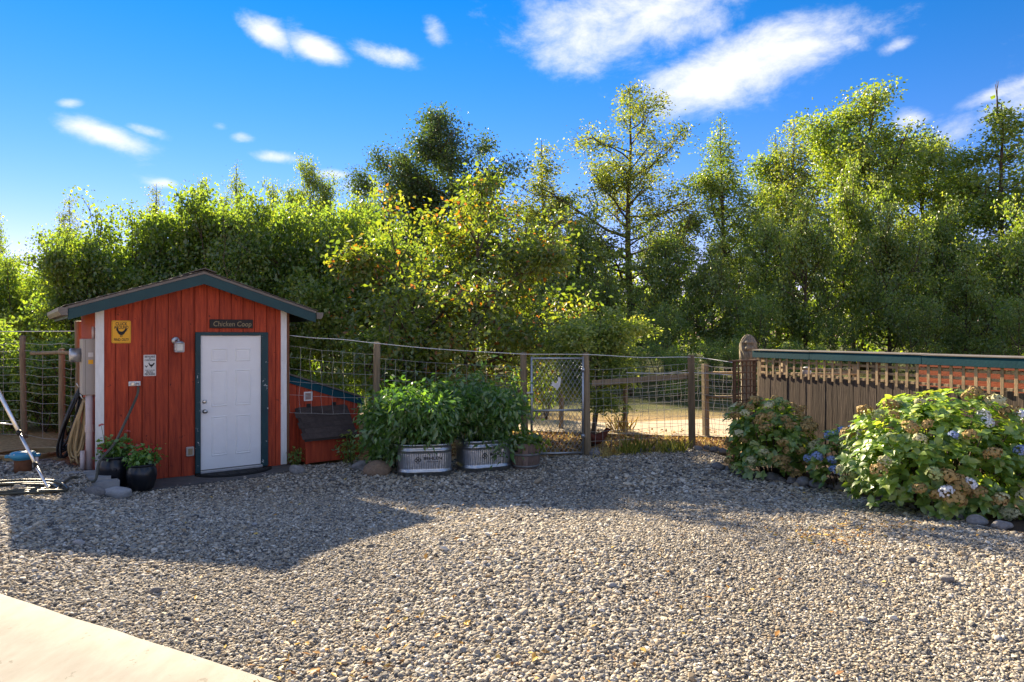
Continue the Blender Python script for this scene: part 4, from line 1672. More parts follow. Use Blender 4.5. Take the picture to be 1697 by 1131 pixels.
def stock_tank(px, py, rz, label, hgt=.50, w=.80, d=.62):
    p = G(px, py)
    e = empty('stock_tank', (p.x, p.y + .30, p.z - .01), rz, label=label, cat='tank', group=None)
    r = .20
    per = []
    k = 10
    for (cx, cy, a0) in ((w / 2 - r, -d / 2 + r, -90), (w / 2 - r, d / 2 - r, 0), (-w / 2 + r, d / 2 - r, 90), (-w / 2 + r, -d / 2 + r, 180)):
        for i in range(k + 1):
            a = R(a0 + 90 * i / k)
            per.append((cx + r * math.cos(a), cy + r * math.sin(a), math.cos(a), math.sin(a)))
    # refine along the straights for the ribs
    fine = []
    n = len(per)
    for i in range(n):
        a, b = per[i], per[(i + 1) % n]
        L_ = math.hypot(b[0] - a[0], b[1] - a[1])
        m_ = max(1, int(L_ / .0075))
        for j in range(m_):
            t = j / m_
            fine.append(tuple(a[q] * (1 - t) + b[q] * t for q in range(4)))
    n = len(fine)
    rows = [(0, -.012, 0), (.015, 0, 0), (.055, 0, 0), (.068, .010, 0), (.085, .016, 0), (.102, .010, 0), (.115, 0, 0), (.135, 0, 0), (.15, 0, 1), (.35, 0, 1), (.365, 0, 0),
            (.385, .008, 0), (.400, .014, 0), (.415, .008, 0), (.425, 0, 0), (.455, 0, 0), (.468, .014, 0), (.482, .020, 0), (.496, .014, 0), (.50, .002, 0), (.494, -.006, 0), (.40, -.012, 0), (.30, -.012, 0)]
    vs, fs = [], []
    for (z, off_, cor) in rows:
        s = 0
        for i, (x, y, nx, ny) in enumerate(fine):
            o2 = off_ + (.0045 * math.sin(i * .0075 * 2 * math.pi / .034) if cor else 0)
            vs.append((x + nx * o2, y + ny * o2, z * hgt / .5))
    for j in range(len(rows) - 1):
        for i in range(n):
            fs.append((j * n + i, j * n + (i + 1) % n, (j + 1) * n + (i + 1) % n, (j + 1) * n + i))
    mb = MB()
    mb.add(vs, fs, True)
    mb.build('tank_wall', M_galv, e)
    mb = MB()
    mb.add([(x - nx * .014, y - ny * .014, .43 * hgt / .5) for x, y, nx, ny in fine], [tuple(range(n))])
    mb.build('soil', M_soil, e)
    # printed name and clover mark
    f = -d / 2 - .0075
    sc = hgt / .5
    plain = MB()
    letters('BEHLEN', .062, M_print, e, .115, f, .285 * sc, wide=.27, bold=True)
    letters('COUNTRY', .026, M_print, e, .125, f, .235 * sc, wide=.19)
    mb = MB()
    for a in range(4):
        ca, sa = math.cos(R(90 * a)), math.sin(R(90 * a))
        o_ = [(.006, -.018), (.022, -.024), (.042, -.018), (.050, 0), (.042, .018), (.022, .024), (.006, .018)]
        i_ = [(.012, -.011), (.023, -.015), (.036, -.011), (.041, 0), (.036, .011), (.023, .015), (.012, .011)]
        X = lambda q: (-.105 + q[0] * ca - q[1] * sa, f - .001, .265 * sc + q[0] * sa + q[1] * ca)
        n7 = len(o_)
        mb.add([X(q) for q in o_] + [X(q) for q in i_], [(i, (i + 1) % n7, n7 + (i + 1) % n7, n7 + i) for i in range(n7)])
    mb.build('clover_mark', M_print, e)
    return e


t1 = stock_tank(699, 791, R(9), 'galvanised stock tank with black lettering between tan boulder and other tank', hgt=.50)
t2 = stock_tank(800, 783, R(24), 'galvanised stock tank with lettering half hidden by leaves beside the barrel', hgt=.50, w=.80)


def hang(seed, x0, x1, y, z0, z1, n):
    r_ = random.Random(seed)
    return [(r_.uniform(x0, x1), y + r_.uniform(-.08, .08), r_.uniform(z0, z1)) for _ in range(n)]


leafy_plant('pepper_plants', (t1.location.x - .03, t1.location.y + .02, .42), 'tall leafy green plants filling the tank beside the tan boulder', 'plants', 34, 1.0, .62, 5200, .105, .42, LM_veg, 21,
            sig=.10, droop=.8, base_r=.34, low=.16, over=hang(1, -.66, -.34, -.22, -.05, .5, 26) + hang(4, -.34, .5, -.2, .22, .5, 22))
leafy_plant('pepper_plants', (t2.location.x + .04, t2.location.y + .05, .42), 'leafy green plants filling the tank beside the wooden barrel', 'plants', 30, 1.0, .57, 4400, .10, .42, LM_veg, 22,
            sig=.10, droop=.8, base_r=.32, low=.16, over=hang(2, -.55, .5, -.25, .05, .5, 34) + hang(3, .15, .4, -.42, -.12, .2, 8))
q = G(640, 783)
leafy_plant('leafy_bush', (q.x - .02, q.y + .22, 0), 'leafy bush drooping beside the nest box above the tan boulder', 'bush', 16, 1.32, .36, 3000, .105, .42, LM_veg, 23,
            sig=.085, droop=.9, base_r=.15, low=.22)
q = G(572, 770)
leafy_plant('leafy_weed', (q.x + .06, q.y + .02, 0), 'dark weed growing against the corner of the nest box', 'weed', 6, .55, .16, 260, .06, .5, LM_mid, 24, sig=.05, base_r=.06, low=.1)
q = G(487, 776)
leafy_plant('leafy_weed', (q.x, q.y + .08, 0), 'small weed between corner post and nest box', 'weed', 5, .34, .10, 120, .05, .5, LM_mid, 25, sig=.04, base_r=.05, low=.1)

# ------------------------------------------------------------------ half barrel
p = G(871, 779)
br = empty('half_barrel', (p.x, p.y + .2, p.z), 0, label='weathered wooden half barrel planter with metal bands beside the gate', cat='barrel')
ns = 18
for i in range(ns):
    a0, a1 = 2 * math.pi * i / ns, 2 * math.pi * (i + .965) / ns
    am = math.degrees((a0 + a1) / 2) % 360
    top = .40 + rng.uniform(-.006, .006)
    if 205 < am < 245:
        top = .25 if am < 230 else .29        # broken staves
    mb = MB()
    lv = [(0, .205), (.13, .232), (.27, .243), (top, .250)]
    vs = []
    for (z, r) in lv:
        for rr in (r, r - .024):
            vs += [(rr * math.cos(a0), rr * math.sin(a0), z), (rr * math.cos(a1), rr * math.sin(a1), z)]
    fs = [(0, 1, 3, 2)]
    for j in range(3):
        b = j * 4
        fs += [(b, b + 1, b + 5, b + 4), (b + 2, b + 6, b + 7, b + 3), (b, b + 4, b + 6, b + 2), (b + 1, b + 3, b + 7, b + 5)]
    fs.append((12, 13, 15, 14))
    mb.add(vs, fs)
    mb.build('stave', M_stave, br)
for (z, r) in ((.03, .213), (.215, .243)):
    mb = MB()
    mb.lathe([(r - .003, z), (r + .004, z), (r + .008, z + .034), (r + .001, z + .034)], 36)
    mb.build('band', M_band, br)
mb = MB()
mb.lathe([(0, .30), (.215, .27)], 20)
mb.build('soil', M_soil, br)
leafy_plant('strawberry_plant', (p.x, p.y + .2, p.z + .28), 'low dark green plants growing in the wooden half barrel', 'plants', 14, .17, .26, 420, .085, .8, LM_mid, 31, sig=.06, droop=.2, base_r=.12, low=.2)

# ================================================================== WIRE FENCE AND GATE
def round_post(parent, loc, h, r=.055, name='post', mt=None, seed=0, sq=False):
    rr = random.Random(seed)
    mb = MB()
    if sq:
        mb.bbox((-r, -r, -.2), (r, r, h), .006)
    else:
        pts, rad = [], []
        for i in range(7):
            t = i / 6
            pts.append((rr.uniform(-.006, .006), rr.uniform(-.006, .006), -.2 + (h + .2) * t))
            rad.append(r * (1.06 - .12 * t) * rr.uniform(.97, 1.03))
        mb.tube(pts, rad, 10)
        mb.lathe([(r * .94, h - .001), (r * .5, h + .008), (0, h + .010)], 10)
    return mb.build(name, mt or M_post, parent, loc=loc, rot=(rr.uniform(-.02, .02), rr.uniform(-.02, .02), rr.uniform(0, 3)))


def wire_net(mb, p0, p1, z0, z1, rows, dx, r, seed, sag=.02, kink=.02, z0b=None, z1b=None):
    """woven wire between two ground points"""
    rr = random.Random(seed)
    p0, p1 = Vector(p0), Vector(p1)
    L_ = (p1 - p0).length
    n = max(2, int(L_ / dx))
    z0b = z0 if z0b is None else z0b
    z1b = z1 if z1b is None else z1b
    rowz = [i / (rows - 1) for i in range(rows)]
    rowz = [f ** .82 for f in rowz]
    for f in rowz:
        pts = []
        for i in range(n + 1):
            t = i / n
            b = p0.lerp(p1, t)
            za, zb = z0 * (1 - t) + z0b * t, z1 * (1 - t) + z1b * t
            pts.append((b.x + rr.uniform(-.01, .01), b.y + rr.uniform(-.01, .01), za + (zb - za) * f - sag * 4 * t * (1 - t) + rr.uniform(-.006, .006)))
        mb.tube(pts, r, 4, cap=False)
    for i in range(n + 1):
        t = i / n
        b = p0.lerp(p1, t)
        za, zb = z0 * (1 - t) + z0b * t, z1 * (1 - t) + z1b * t
        pts = []
        for f in rowz:
            pts.append((b.x + rr.uniform(-kink, kink), b.y + rr.uniform(-kink, kink) * .5, za + (zb - za) * f - sag * 4 * t * (1 - t)))
        mb.tube(pts, r * .9, 4, cap=False)


def P2(px, Y):
    return Vector(((px - 848.5) / F * Y, Y, 0))


A_ = to_world(ru1 + .05, .03)
B_ = P2(622, 11.45)
C_ = P2(870, 11.78)
D_ = P2(974, 11.92)
E_ = P2(1147, 12.8)
T_ = P2(1216, 12.0)


def base(e):
    return lambda p: Vector((p.x - e.location.x, p.y - e.location.y, 0))


wf = empty('wire_fence', (B_.x, B_.y, 0), 0, label='woven wire fence with wooden post between the coop and the gate', cat='fence')
b_ = base(wf)
round_post(wf, b_(B_) + Vector((0, 0, 0)), 1.98, .062, seed=1)
round_post(wf, b_(C_), 1.80, .062, seed=2)
mb = MB()
wire_net(mb, b_(A_), b_(B_), .85, 1.93, 6, .16, .0025, 4, z0b=.8, z1b=1.78)
wire_net(mb, b_(B_), b_(C_), .02, 1.72, 9, .16, .0025, 5, z1b=1.55)
mb.build('wire_mesh', M_wire, wf)
mb = MB()
mb.tube(smooth_path([b_(A_) + Vector((0, 0, 2.10)), b_(A_.lerp(B_, .3)) + Vector((0, 0, 2.055)), b_(A_.lerp(B_, .62)) + Vector((0, 0, 2.03)), b_(B_) + Vector((0, -.065, 1.97)),
                     b_(B_.lerp(C_, .4)) + Vector((0, -.06, 1.87)), b_(C_) + Vector((0, -.068, 1.775))], 6), .007, 6)
mb.build('top_wire', M_rope, wf)
mb = MB()
mb.tube([b_(B_.lerp(C_, .72)) + Vector((0, .03, 1.16)), b_(C_) + Vector((0, .03, 1.15))], .042, 8)
mb.build('rail', M_post, wf)

wf2 = empty('wire_fence', (E_.x, E_.y, 0), 0, label='woven wire fence with wooden rails between the gate and the trellis', cat='fence')
b_ = base(wf2)
round_post(wf2, b_(D_), 1.79, .062, seed=3)
round_post(wf2, b_(E_), 1.73, .058, seed=4, sq=True)
mb = MB()
wire_net(mb, b_(D_), b_(E_), .02, 1.50, 11, .15, .003, 6, z1b=1.58)
wire_net(mb, b_(E_), b_(T_), .02, 1.58, 11, .14, .003, 7, z1b=1.52)
mb.build('wire_mesh', M_wire, wf2)
mb = MB()
mb.tube(smooth_path([b_(C_) + Vector((0, -.068, 1.775)), b_(D_) + Vector((0, -.066, 1.765)), b_(D_.lerp(E_, .5)) + Vector((0, -.05, 1.70)), b_(E_) + Vector((0, -.066, 1.69)), b_(T_) + Vector((0, 0, 1.62))], 6), .007, 6)
mb.build('top_wire', M_rope, wf2)
mb = MB()
mb.tube(smooth_path([b_(D_.lerp(E_, .35)) + Vector((0, -.02, 1.43)), b_(D_.lerp(E_, .7)) + Vector((0, -.02, 1.40)), b_(E_) + Vector((0, -.066, 1.40)), b_(T_) + Vector((0, 0, 1.40))], 6), .007, 6)
mb.build('middle_wire', M_rope, wf2)
for (z0, z1) in ((1.26, 1.33),):
    mb = MB()
    d_ = b_(E_) - b_(D_)
    a_, c_ = b_(D_) + d_ * .04, b_(D_) + d_ * .965
    mb.prism([(0, -.05), (0, .05)][:0] or [(-.05, -.025), (.05, -.025), (.05, .025), (-.05, .025)],
             lambda q, w: (a_.x, a_.y + w + .05, z0 + q), lambda q, w: (c_.x, c_.y + w + .05, z1 + q))
    mb.build('rail', M_post, wf2)

# posts of the run behind
wf3 = empty('wire_fence', (P2(1170, 14.3).x, 14.3, 0), 0, label='farther wire fence with slim posts along the pale lane', cat='fence')
b_ = base(wf3)
q0, q1, q2, q3, q4 = P2(1036, 14.9), P2(1170, 14.3), P2(1300, 13.9), P2(1420, 13.6), P2(930, 15.4)
for i, (q, h, r) in enumerate(((q0, 1.1, .04), (q1, 1.50, .055), (q2, 1.55, .05), (q3, 1.5, .05), (q4, 1.1, .04))):
    round_post(wf3, b_(q), h, r, seed=20 + i, sq=True)
mb = MB()
wire_net(mb, b_(q4), b_(q0), .02, 1.1, 8, .17, .0036, 7)
wire_net(mb, b_(q0), b_(q1), .02, 1.15, 10, .16, .0036, 8, z1b=1.45)
wire_net(mb, b_(q1), b_(q2), .02, 1.45, 10, .16, .0036, 9)
wire_net(mb, b_(q2), b_(q3), .02, 1.45, 10, .16, .0036, 10)
mb.build('wire_mesh', M_wire, wf3)
for (z, r, m_) in ((.82, .032, M_post), (1.32, .024, M_lattice)):
    for (s_, t_) in ((q1, q2), (q2, q3)):
        mb = MB()
        mb.tube([b_(s_) + Vector((0, -.07, z)), b_(t_) + Vector((0, -.07, z + .02))], r, 8)
        mb.build('rail', m_, wf3)

# left fence
LF = [P2(133, 11.75), P2(103, 12.0), P2(40, 12.6), P2(-60, 13.2), P2(-260, 13.6)]
wf4 = empty('wire_fence', (LF[1].x, LF[1].y, gz(LF[1].x, LF[1].y)), 0, label='tall wire fence with dark posts left of the coop', cat='fence')
b_ = base(wf4)
for i, (q, h, r) in enumerate(((LF[0], 2.1, .06), (LF[1], 1.62, .055), (LF[2], 1.85, .05), (LF[3], 2.0, .055))):
    round_post(wf4, b_(q), h, r, seed=30 + i)
mb = MB()
for a, b in zip(LF[:-1], LF[1:]):
    wire_net(mb, b_(a), b_(b), .03, 1.72, 11, .45, .0034, 40, sag=.03, kink=.005)
mb.build('wire_mesh', M_wire, wf4)
mb = MB()
mb.tube([b_(q) + Vector((0, -.06, 1.93)) for q in LF], .008, 6)
mb.build('top_wire', M_rope, wf4)
mb = MB()
mb.tube([b_(LF[0]) + Vector((0, -.07, 1.55)), b_(LF[1]) + Vector((0, -.07, 1.56)), b_(LF[1].lerp(LF[2], .75)) + Vector((0, -.05, 1.53))], .032, 8)
mb.build('rail', M_post, wf4)

# chain-link gate
g0, g1 = P2(881, 11.75), P2(966, 11.88)
gt = empty('chain_link_gate', (g0.x, g0.y, 0), math.atan2(g1.y - g0.y, g1.x - g0.x), label='galvanised chain-link gate between two round wooden posts', cat='gate')
gw = (g1 - g0).length
zt, zm, zb = 1.70, .80, .06
mb = MB()
for x in (0, gw):
    mb.tube([(x, 0, zb - .02), (x, 0, zt + .03)], .021, 10)
for z in (zt, zm, zb):
    mb.tube([(0, 0, z), (gw, 0, z)], .019, 10)
mb.build('gate_frame', M_galvtube, gt)
mb = MB()
dd = .078
for sgn in (-1, 1):
    k = -int(2.0 / dd)
    while k * dd < gw + 2.0:
        x0 = k * dd
        pts = []
        for (za, zb2) in ((zb, zt),):
            # clip the diagonal to the frame
            xa, xb = x0, x0 + (zb2 - za) * .62
            t0, t1 = 0.0, 1.0
            dxx = xb - xa
            t0 = max(t0, (0 - xa) / dxx)
            t1 = min(t1, (gw - xa) / dxx)
            if t1 > t0 + .01:
                A = (xa + dxx * t0, za + (zb2 - za) * t0)
                B = (xa + dxx * t1, za + (zb2 - za) * t1)
                if sgn < 0:
                    A, B = (gw - A[0], A[1]), (gw - B[0], B[1])
                mb.tube([(A[0], .004 * sgn, A[1]), (B[0], .004 * sgn, B[1])], .0034, 4, cap=False)
        k += 1
mb.build('chain_link', M_galvtube, gt)
for z in (1.50, .35):
    mb = MB()
    mb.lathe([(.026, z - .03), (.034, z - .03), (.034, z + .03), (.026, z + .03)], 12, Matrix.Translation((gw, 0, 0)))
    mb.box((gw + .03, -.01, z - .015), (gw + .10, .01, z + .015))
    mb.build('hinge', M_galvtube, gt)
mb = MB()
mb.lathe([(.024, 1.08), (.032, 1.08), (.032, 1.14), (.024, 1.14)], 12)
mb.bbox((-.09, -.012, 1.095), (-.02, .012, 1.125), .004)
mb.build('latch', M_galvtube, gt)
# white hen cut-out hung on it
ROOST = [(-.34, .06), (-.40, .16), (-.30, .14), (-.32, .24), (-.22, .18), (-.14, .08), (-.02, .06), (.06, .14), (.08, .30), (.06, .42), (.12, .50), (.16, .44), (.22, .50), (.26, .42),
         (.32, .36), (.25, .32), (.28, .24), (.26, .08), (.22, -.14), (.10, -.30), (.04, -.40), (-.06, -.40), (-.02, -.30), (-.16, -.24), (-.28, -.12), (-.40, -.10), (-.36, .0)]
hx, hz = (922 - 881) / (966 - 881) * gw, CAM_H - (637 - HOR) * 11.8 / F
hc = empty('hen_cutout', gt.location, gt.rotation_euler.z, label='white hen-shaped cut-out hung on the chain-link gate', cat='sign')
mb = MB()
mb.prism([(hx + a * .25, hz + b * .25) for a, b in ROOST], lambda x, z: (x, -.016, z), lambda x, z: (x, -.030, z))
mb.build('plate', M_birdwhite, hc)

# ================================================================== PLANK FENCE ON THE RIGHT
F0 = np.array([4.5, 12.5])
FD = np.array([.370, -.929])
FRZ = math.atan2(FD[1], FD[0])
fe = empty('plank_fence', (F0[0], F0[1], 0), FRZ, label='weathered vertical plank fence with lattice top and teal cap behind the hydrangeas', cat='fence')
# local: x along the fence towards the camera; the yard lies on local -y
FL = 7.4
bw = .138
bme = []
rb = random.Random(8)
for i in range(3):
    mb = MB()
    mb.bbox((0, -.019, 0), (bw - .004, 0, 1.0), .003)
    bme.append(mb.mesh('plank', M_fenceboard))
x = 0.06
ZB1 = 1.405
while x < FL:
    gx, gy = F0[0] + FD[0] * x, F0[1] + FD[1] * x
    z0 = gz(gx, gy) - .02
    h = ZB1 - z0 + rb.uniform(-.012, .012)
    link('plank', bme[rb.randint(0, 2)], fe, (x, rb.uniform(-.006, .004), z0), (0, rb.uniform(-.004, .004), 0), scale=(1, 1, h))
    x += bw - .002 + rb.uniform(0, .003)
lz0, lz1 = 1.36, 1.70
sme = MB().bbox((-.021, -.011, 0), (.021, 0, lz1 - lz0), .002).mesh('lattice_slat', M_lattice)
x = .10
while x < FL:
    link('lattice_slat', sme, fe, (x, -.028 + rb.uniform(-.002, .002), lz0), (0, rb.uniform(-.012, .012), 0))
    x += .163
for z in (1.43, 1.535, 1.635):
    x = .06
    while x < FL - .1:
        ln_ = min(2.44, FL - x)
        mb = MB()
        mb.bbox((x, -.012, z - .019), (x + ln_ - .006, -.001, z + .019), .002)
        mb.build('lattice_rail', M_lattice, fe)
        x += 2.44
for x in (.02, 2.46, 4.9, 7.3):
    mb = MB()
    gx, gy = F0[0] + FD[0] * x, F0[1] + FD[1] * x
    mb.bbox((x - .045, .006, gz(gx, gy) - .1), (x + .045, .096, 1.72), .005)
    mb.build('post', M_post, fe)
x = -.06
k = 0
while x < FL:
    ln_ = min(2.0 if k else 1.35, FL - x)
    mb = MB()
    mb.bbox((x, -.075, 1.695 + .002 * (k % 2)), (x + ln_ - .004, -.045, 1.815 + .002 * (k % 2)), .004)
    mb.build('fascia', M_tealfence, fe)
    mb = MB()
    mb.prism([(-.085, 1.822), (.10, 1.835), (.10, 1.847), (-.085, 1.834)], lambda y, z: (x, y, z + .004 * (k % 2)), lambda y, z: (x + ln_ + .02, y, z + .004 * (k % 2)))
    mb.build('cap_board', M_gutter, fe)
    x += ln_
    k += 1
mb = MB()
mb.box((-.03, .10, 1.70), (FL, .13, 1.82))
mb.build('rear_fascia', M_teal, fe)

# red-stained low wall that shows through the lattice
rw = empty('red_plank_wall', (F0[0], F0[1], 0), FRZ, label='red-stained horizontal board wall seen through the lattice', cat='wall')
for i in range(13):
    mb = MB()
    z = .10 + i * .128
    mb.bbox((2.75 + .04 * (i % 2), .52, z), (FL + .8, .545 + .004 * (i % 3), z + .119), .004)
    mb.build('board', M_redcedar, rw)
for x in (2.72, 5.2):
    MB().bbox((x, .55, -.1), (x + .09, .64, 1.76), .004).build('post', M_redcedar, rw)

# white bird-feeder post behind the lattice
q = P2(1336, 11.9)
fd = empty('garden_finial', (q.x, q.y, 0), 0, label='white post with round ball top showing through the fence lattice', cat='post')
mb = MB()
mb.bbox((-.045, -.045, 0), (.045, .045, 1.32), .006)
mb.bbox((-.06, -.06, 1.321), (.06, .06, 1.345), .005)
mb.build('post', M_birdwhite, fd)
mb = MB()
mb.lathe([(.02, 1.346), (.03, 1.37), (.075, 1.42), (.085, 1.47), (.07, 1.52), (.03, 1.55), (0, 1.552)], 18)
mb.build('ball', M_birdwhite, fd)

# ------------------------------------------------------------------ trellis
ta, tb = P2(1217, 11.3), P2(1250, 11.55)
tr = empty('trellis', (ta.x, ta.y, gz(ta.x, ta.y)), math.atan2(tb.y - ta.y, tb.x - ta.x), label='upright brown wooden grid trellis at the end of the plank fence', cat='trellis')
tw_ = (tb - ta).length
M_tre = mat('trellis_wood', (.20, .105, .055), (.11, .055, .03), rough=.9, scale=6, stretch=(6, 6, .6), objrand=.2, bump=.4)
for x in (0, tw_):
    mb = MB()
    mb.bbox((x - .024, -.022, -.05), (x + .024, .022, 1.66), .004)
    mb.build('post', M_tre, tr)
for i in range(4):
    x = tw_ * (i + 1) / 5
    mb = MB()
    mb.bbox((x - .009, -.010, .02), (x + .009, .008, 1.66), .002)
    mb.build('slat', M_tre, tr)
for i in range(14):
    z = .10 + i * .115
    mb = MB()
    mb.bbox((-.03, -.036, z - .009), (tw_ + .03, -.0225, z + .009), .002)
    mb.build('slat', M_tre, tr)
mb = MB()
mb.bbox((-.09, -.05, 1.662), (tw_ + .05, .05, 1.69), .004)
mb.build('top_board', M_tre, tr)

# ------------------------------------------------------------------ carved head


def carved_head():
    q = P2(1240, 13.2)
    e = empty('carved_head', (q.x, q.y, 0), R(-22), label='carved wooden log with a bearded face rising above the trellis', cat='carving')
    nz, na = 64, 48
    z0, z1 = 0.0, 2.12
    vs, fs = [], []

    def bump(a, z, a0, zc, sa, sz, h):
        d = ((a - a0 + math.pi) % (2 * math.pi)) - math.pi
        return h * math.exp(-(d / sa) ** 2 - ((z - zc) / sz) ** 2)
    fa = -math.pi / 2            # the face looks to -y
    for i in range(nz):
        t = i / (nz - 1)
        z = t * 1.72 if t < .55 else 0
        z = 1.35 * (t / .4) if t < .4 else 1.35 + (2.12 - 1.35) * ((t - .4) / .6)
        for j in range(na):
            a = 2 * math.pi * j / na
            r = .125
            if z > 1.5:
                k = (z - 1.5) / .62
                r = .128 + .03 * math.sin(k * math.pi)
                r *= math.sqrt(max(0.0, 1 - max(0, (k - .60) / .40) ** 2.2)) + .001
            # hair and beard grooves
            r += .013 * math.sin(a * 11 + 3 * math.sin(z * 14)) * (1 if z > 1.2 else .5)
            r += bump(a, z, fa, 1.875, .20, .06, .070)           # nose
            r += bump(a, z, fa, 1.960, .75, .026, .042)           # brow
            for s in (-1, 1):
                r -= bump(a, z, fa + s * .36, 1.915, .26, .032, .070)  # eye sockets
                r += bump(a, z, fa + s * .36, 1.912, .10, .012, .012)  # eyes
                r += bump(a, z, fa + s * .50, 1.86, .24, .035, .016)   # cheeks
            r -= bump(a, z, fa, 1.795, .36, .017, .055)           # mouth
            r += bump(a, z, fa, 1.822, .40, .012, .012)           # moustache
            r += bump(a, z, fa, 1.70, .6, .09, .022)              # beard
            vs.append((r * math.cos(a), r * math.sin(a), z))
    for i in range(nz - 1):
        for j in range(na):
            fs.append((i * na + j, i * na + (j + 1) % na, (i + 1) * na + (j + 1) % na, (i + 1) * na + j))
    fs.append(tuple((nz - 1) * na + j for j in range(na)))
    mb = MB()
    mb.add(vs, fs, True)
    mb.build('carved_log', M_carved, e)
    return e


carved_head()

# ------------------------------------------------------------------ border stones
stones = [(1193, 779, 22), (1208, 782, 15), (1221, 785, 17), (1234, 789, 25), (1251, 793, 18), (1265, 796, 14), (1282, 799, 29), (1297, 800, 16), (1314, 802, 20), (1335, 806, 29), (1359, 810, 28),
          (1381, 811, 16), (1397, 814, 26), (1421, 816, 31), (1478, 830, 24), (1499, 840, 26), (1525, 846, 28), (1556, 856, 30), (1590, 864, 28), (1625, 872, 32), (1665, 880, 30)]
for i, (x, y, w_) in enumerate(stones):
    rock('border_stone', x, y, w_, M_rock, 'rounded grey river stone edging the hydrangea bed', 'stones edging the hydrangea bed', flat=.62, asp=.85, seed=100 + i % 7, cat='stone', sink=.2)
rock('mossy_stone', 1452, 823, 33, M_moss, 'stone covered in yellow moss in the edge of the hydrangea bed', flat=.5, asp=.8, seed=60, cat='stone')
far = [(1022, 748, 16), (1062, 751, 15), (1078, 748, 18), (1108, 750, 17), (1124, 747, 20), (1158, 747, 17), (1172, 745, 13), (1186, 748, 16), (1200, 752, 18), (1045, 752, 10)]
for i, (x, y, w_) in enumerate(far):
    rock('border_stone', x, y, w_, M_rock, 'dark stone lying along the foot of the wire fence', 'stones along the wire fence', flat=.55, asp=.8, seed=110 + i % 5, cat='stone')
loose = [(1512, 933, 18), (1433, 1032, 16), (965, 985, 13), (969, 966, 9), (1015, 975, 14), (1024, 986, 11), (1574, 967, 22), (1657, 1064, 14), (128, 905, 17), (255, 985, 18), (421, 872, 9)]
for i, (x, y, w_) in enumerate(loose):
    rock('loose_stone', x, y, w_, M_slab if i % 3 else M_rock, 'larger pale stone lying loose on the gravel', 'larger stones loose on the gravel', flat=.62, asp=.8, seed=120 + i % 5, cat='stone', sink=.12)

# ================================================================== HYDRANGEAS
def hyd_leaf(name='leaf'):
    """oval pointed leaf, folded along the midrib and curved down"""
    mb = MB()
    prof = [(0, .0), (.18, .24), (.42, .33), (.68, .26), (.88, .11), (1.0, 0)]
    vs = []
    for (t, w_) in prof:
        zc = .10 * math.sin(t * 2.2) - .22 * t * t
        for s in (-1, 0, 1):
            vs.append((t, s * w_, zc + abs(s) * w_ * .28))
    fs = []
    for i in range(len(prof) - 1):
        for k in (0, 1):
            a = i * 3 + k
            fs.append((a, a + 3, a + 4, a + 1))
    mb.add(vs, fs, True)
    me = mb.mesh(name, LM_hyd)
    return me


HL = []
for i in range(5):
    me = hyd_leaf()
    a = me.attributes.new('tint', 'FLOAT', 'FACE')
    a.data.foreach_set('value', [(.15, .35, .55, .75, .95)[i]] * len(me.polygons))
    HL.append(me)
LEAF_V = np.array([v.co[:] for v in HL[0].vertices])
LEAF_F = np.array([p.vertices[:] for p in HL[0].polygons])

M_fl = {'tan': mat('dried_bloom', (.48, .34, .13), (.27, .17, .055), rough=.8, scale=30, objrand=.2),
        'cream': mat('cream_bloom', (.62, .56, .34), (.40, .42, .20), rough=.8, scale=30, objrand=.15),
        'white': mat('white_bloom', (.80, .80, .80), (.68, .72, .78), rough=.8, scale=30),
        'blue': mat('blue_bloom', (.30, .40, .66), (.22, .28, .46), rough=.8, scale=30),
        'green': mat('green_bloom', (.36, .42, .16), (.24, .28, .10), rough=.8, scale=30, objrand=.15)}


def mop(mt, seed, r=.075):
    rs = np.random.RandomState(seed)
    n = 95
    d = rand_unit(rs, n)
    d[:, 2] = np.where(d[:, 2] < -.5, -d[:, 2], d[:, 2])
    P = d * r * np.array([1, 1, .8]) * rs.uniform(.9, 1.05, (n, 1))
    Nn = d + rs.normal(size=(n, 3)) * .3
    Nn /= np.linalg.norm(Nn, axis=1, keepdims=True)
    A = np.cross(Nn, rand_unit(rs, n))
    A /= np.linalg.norm(A, axis=1, keepdims=True)
    s = r * .42
    V, Fc = leaf_block(P - A * s * .5, A, Nn, np.full(n, s), np.full(n, s), fold=-.12)
    return np_mesh('flower_head', V, Fc, mt)


MOP = {k: [mop(m_, i * 7 + 1), mop(m_, i * 7 + 2)] for i, (k, m_) in enumerate(M_fl.items())}


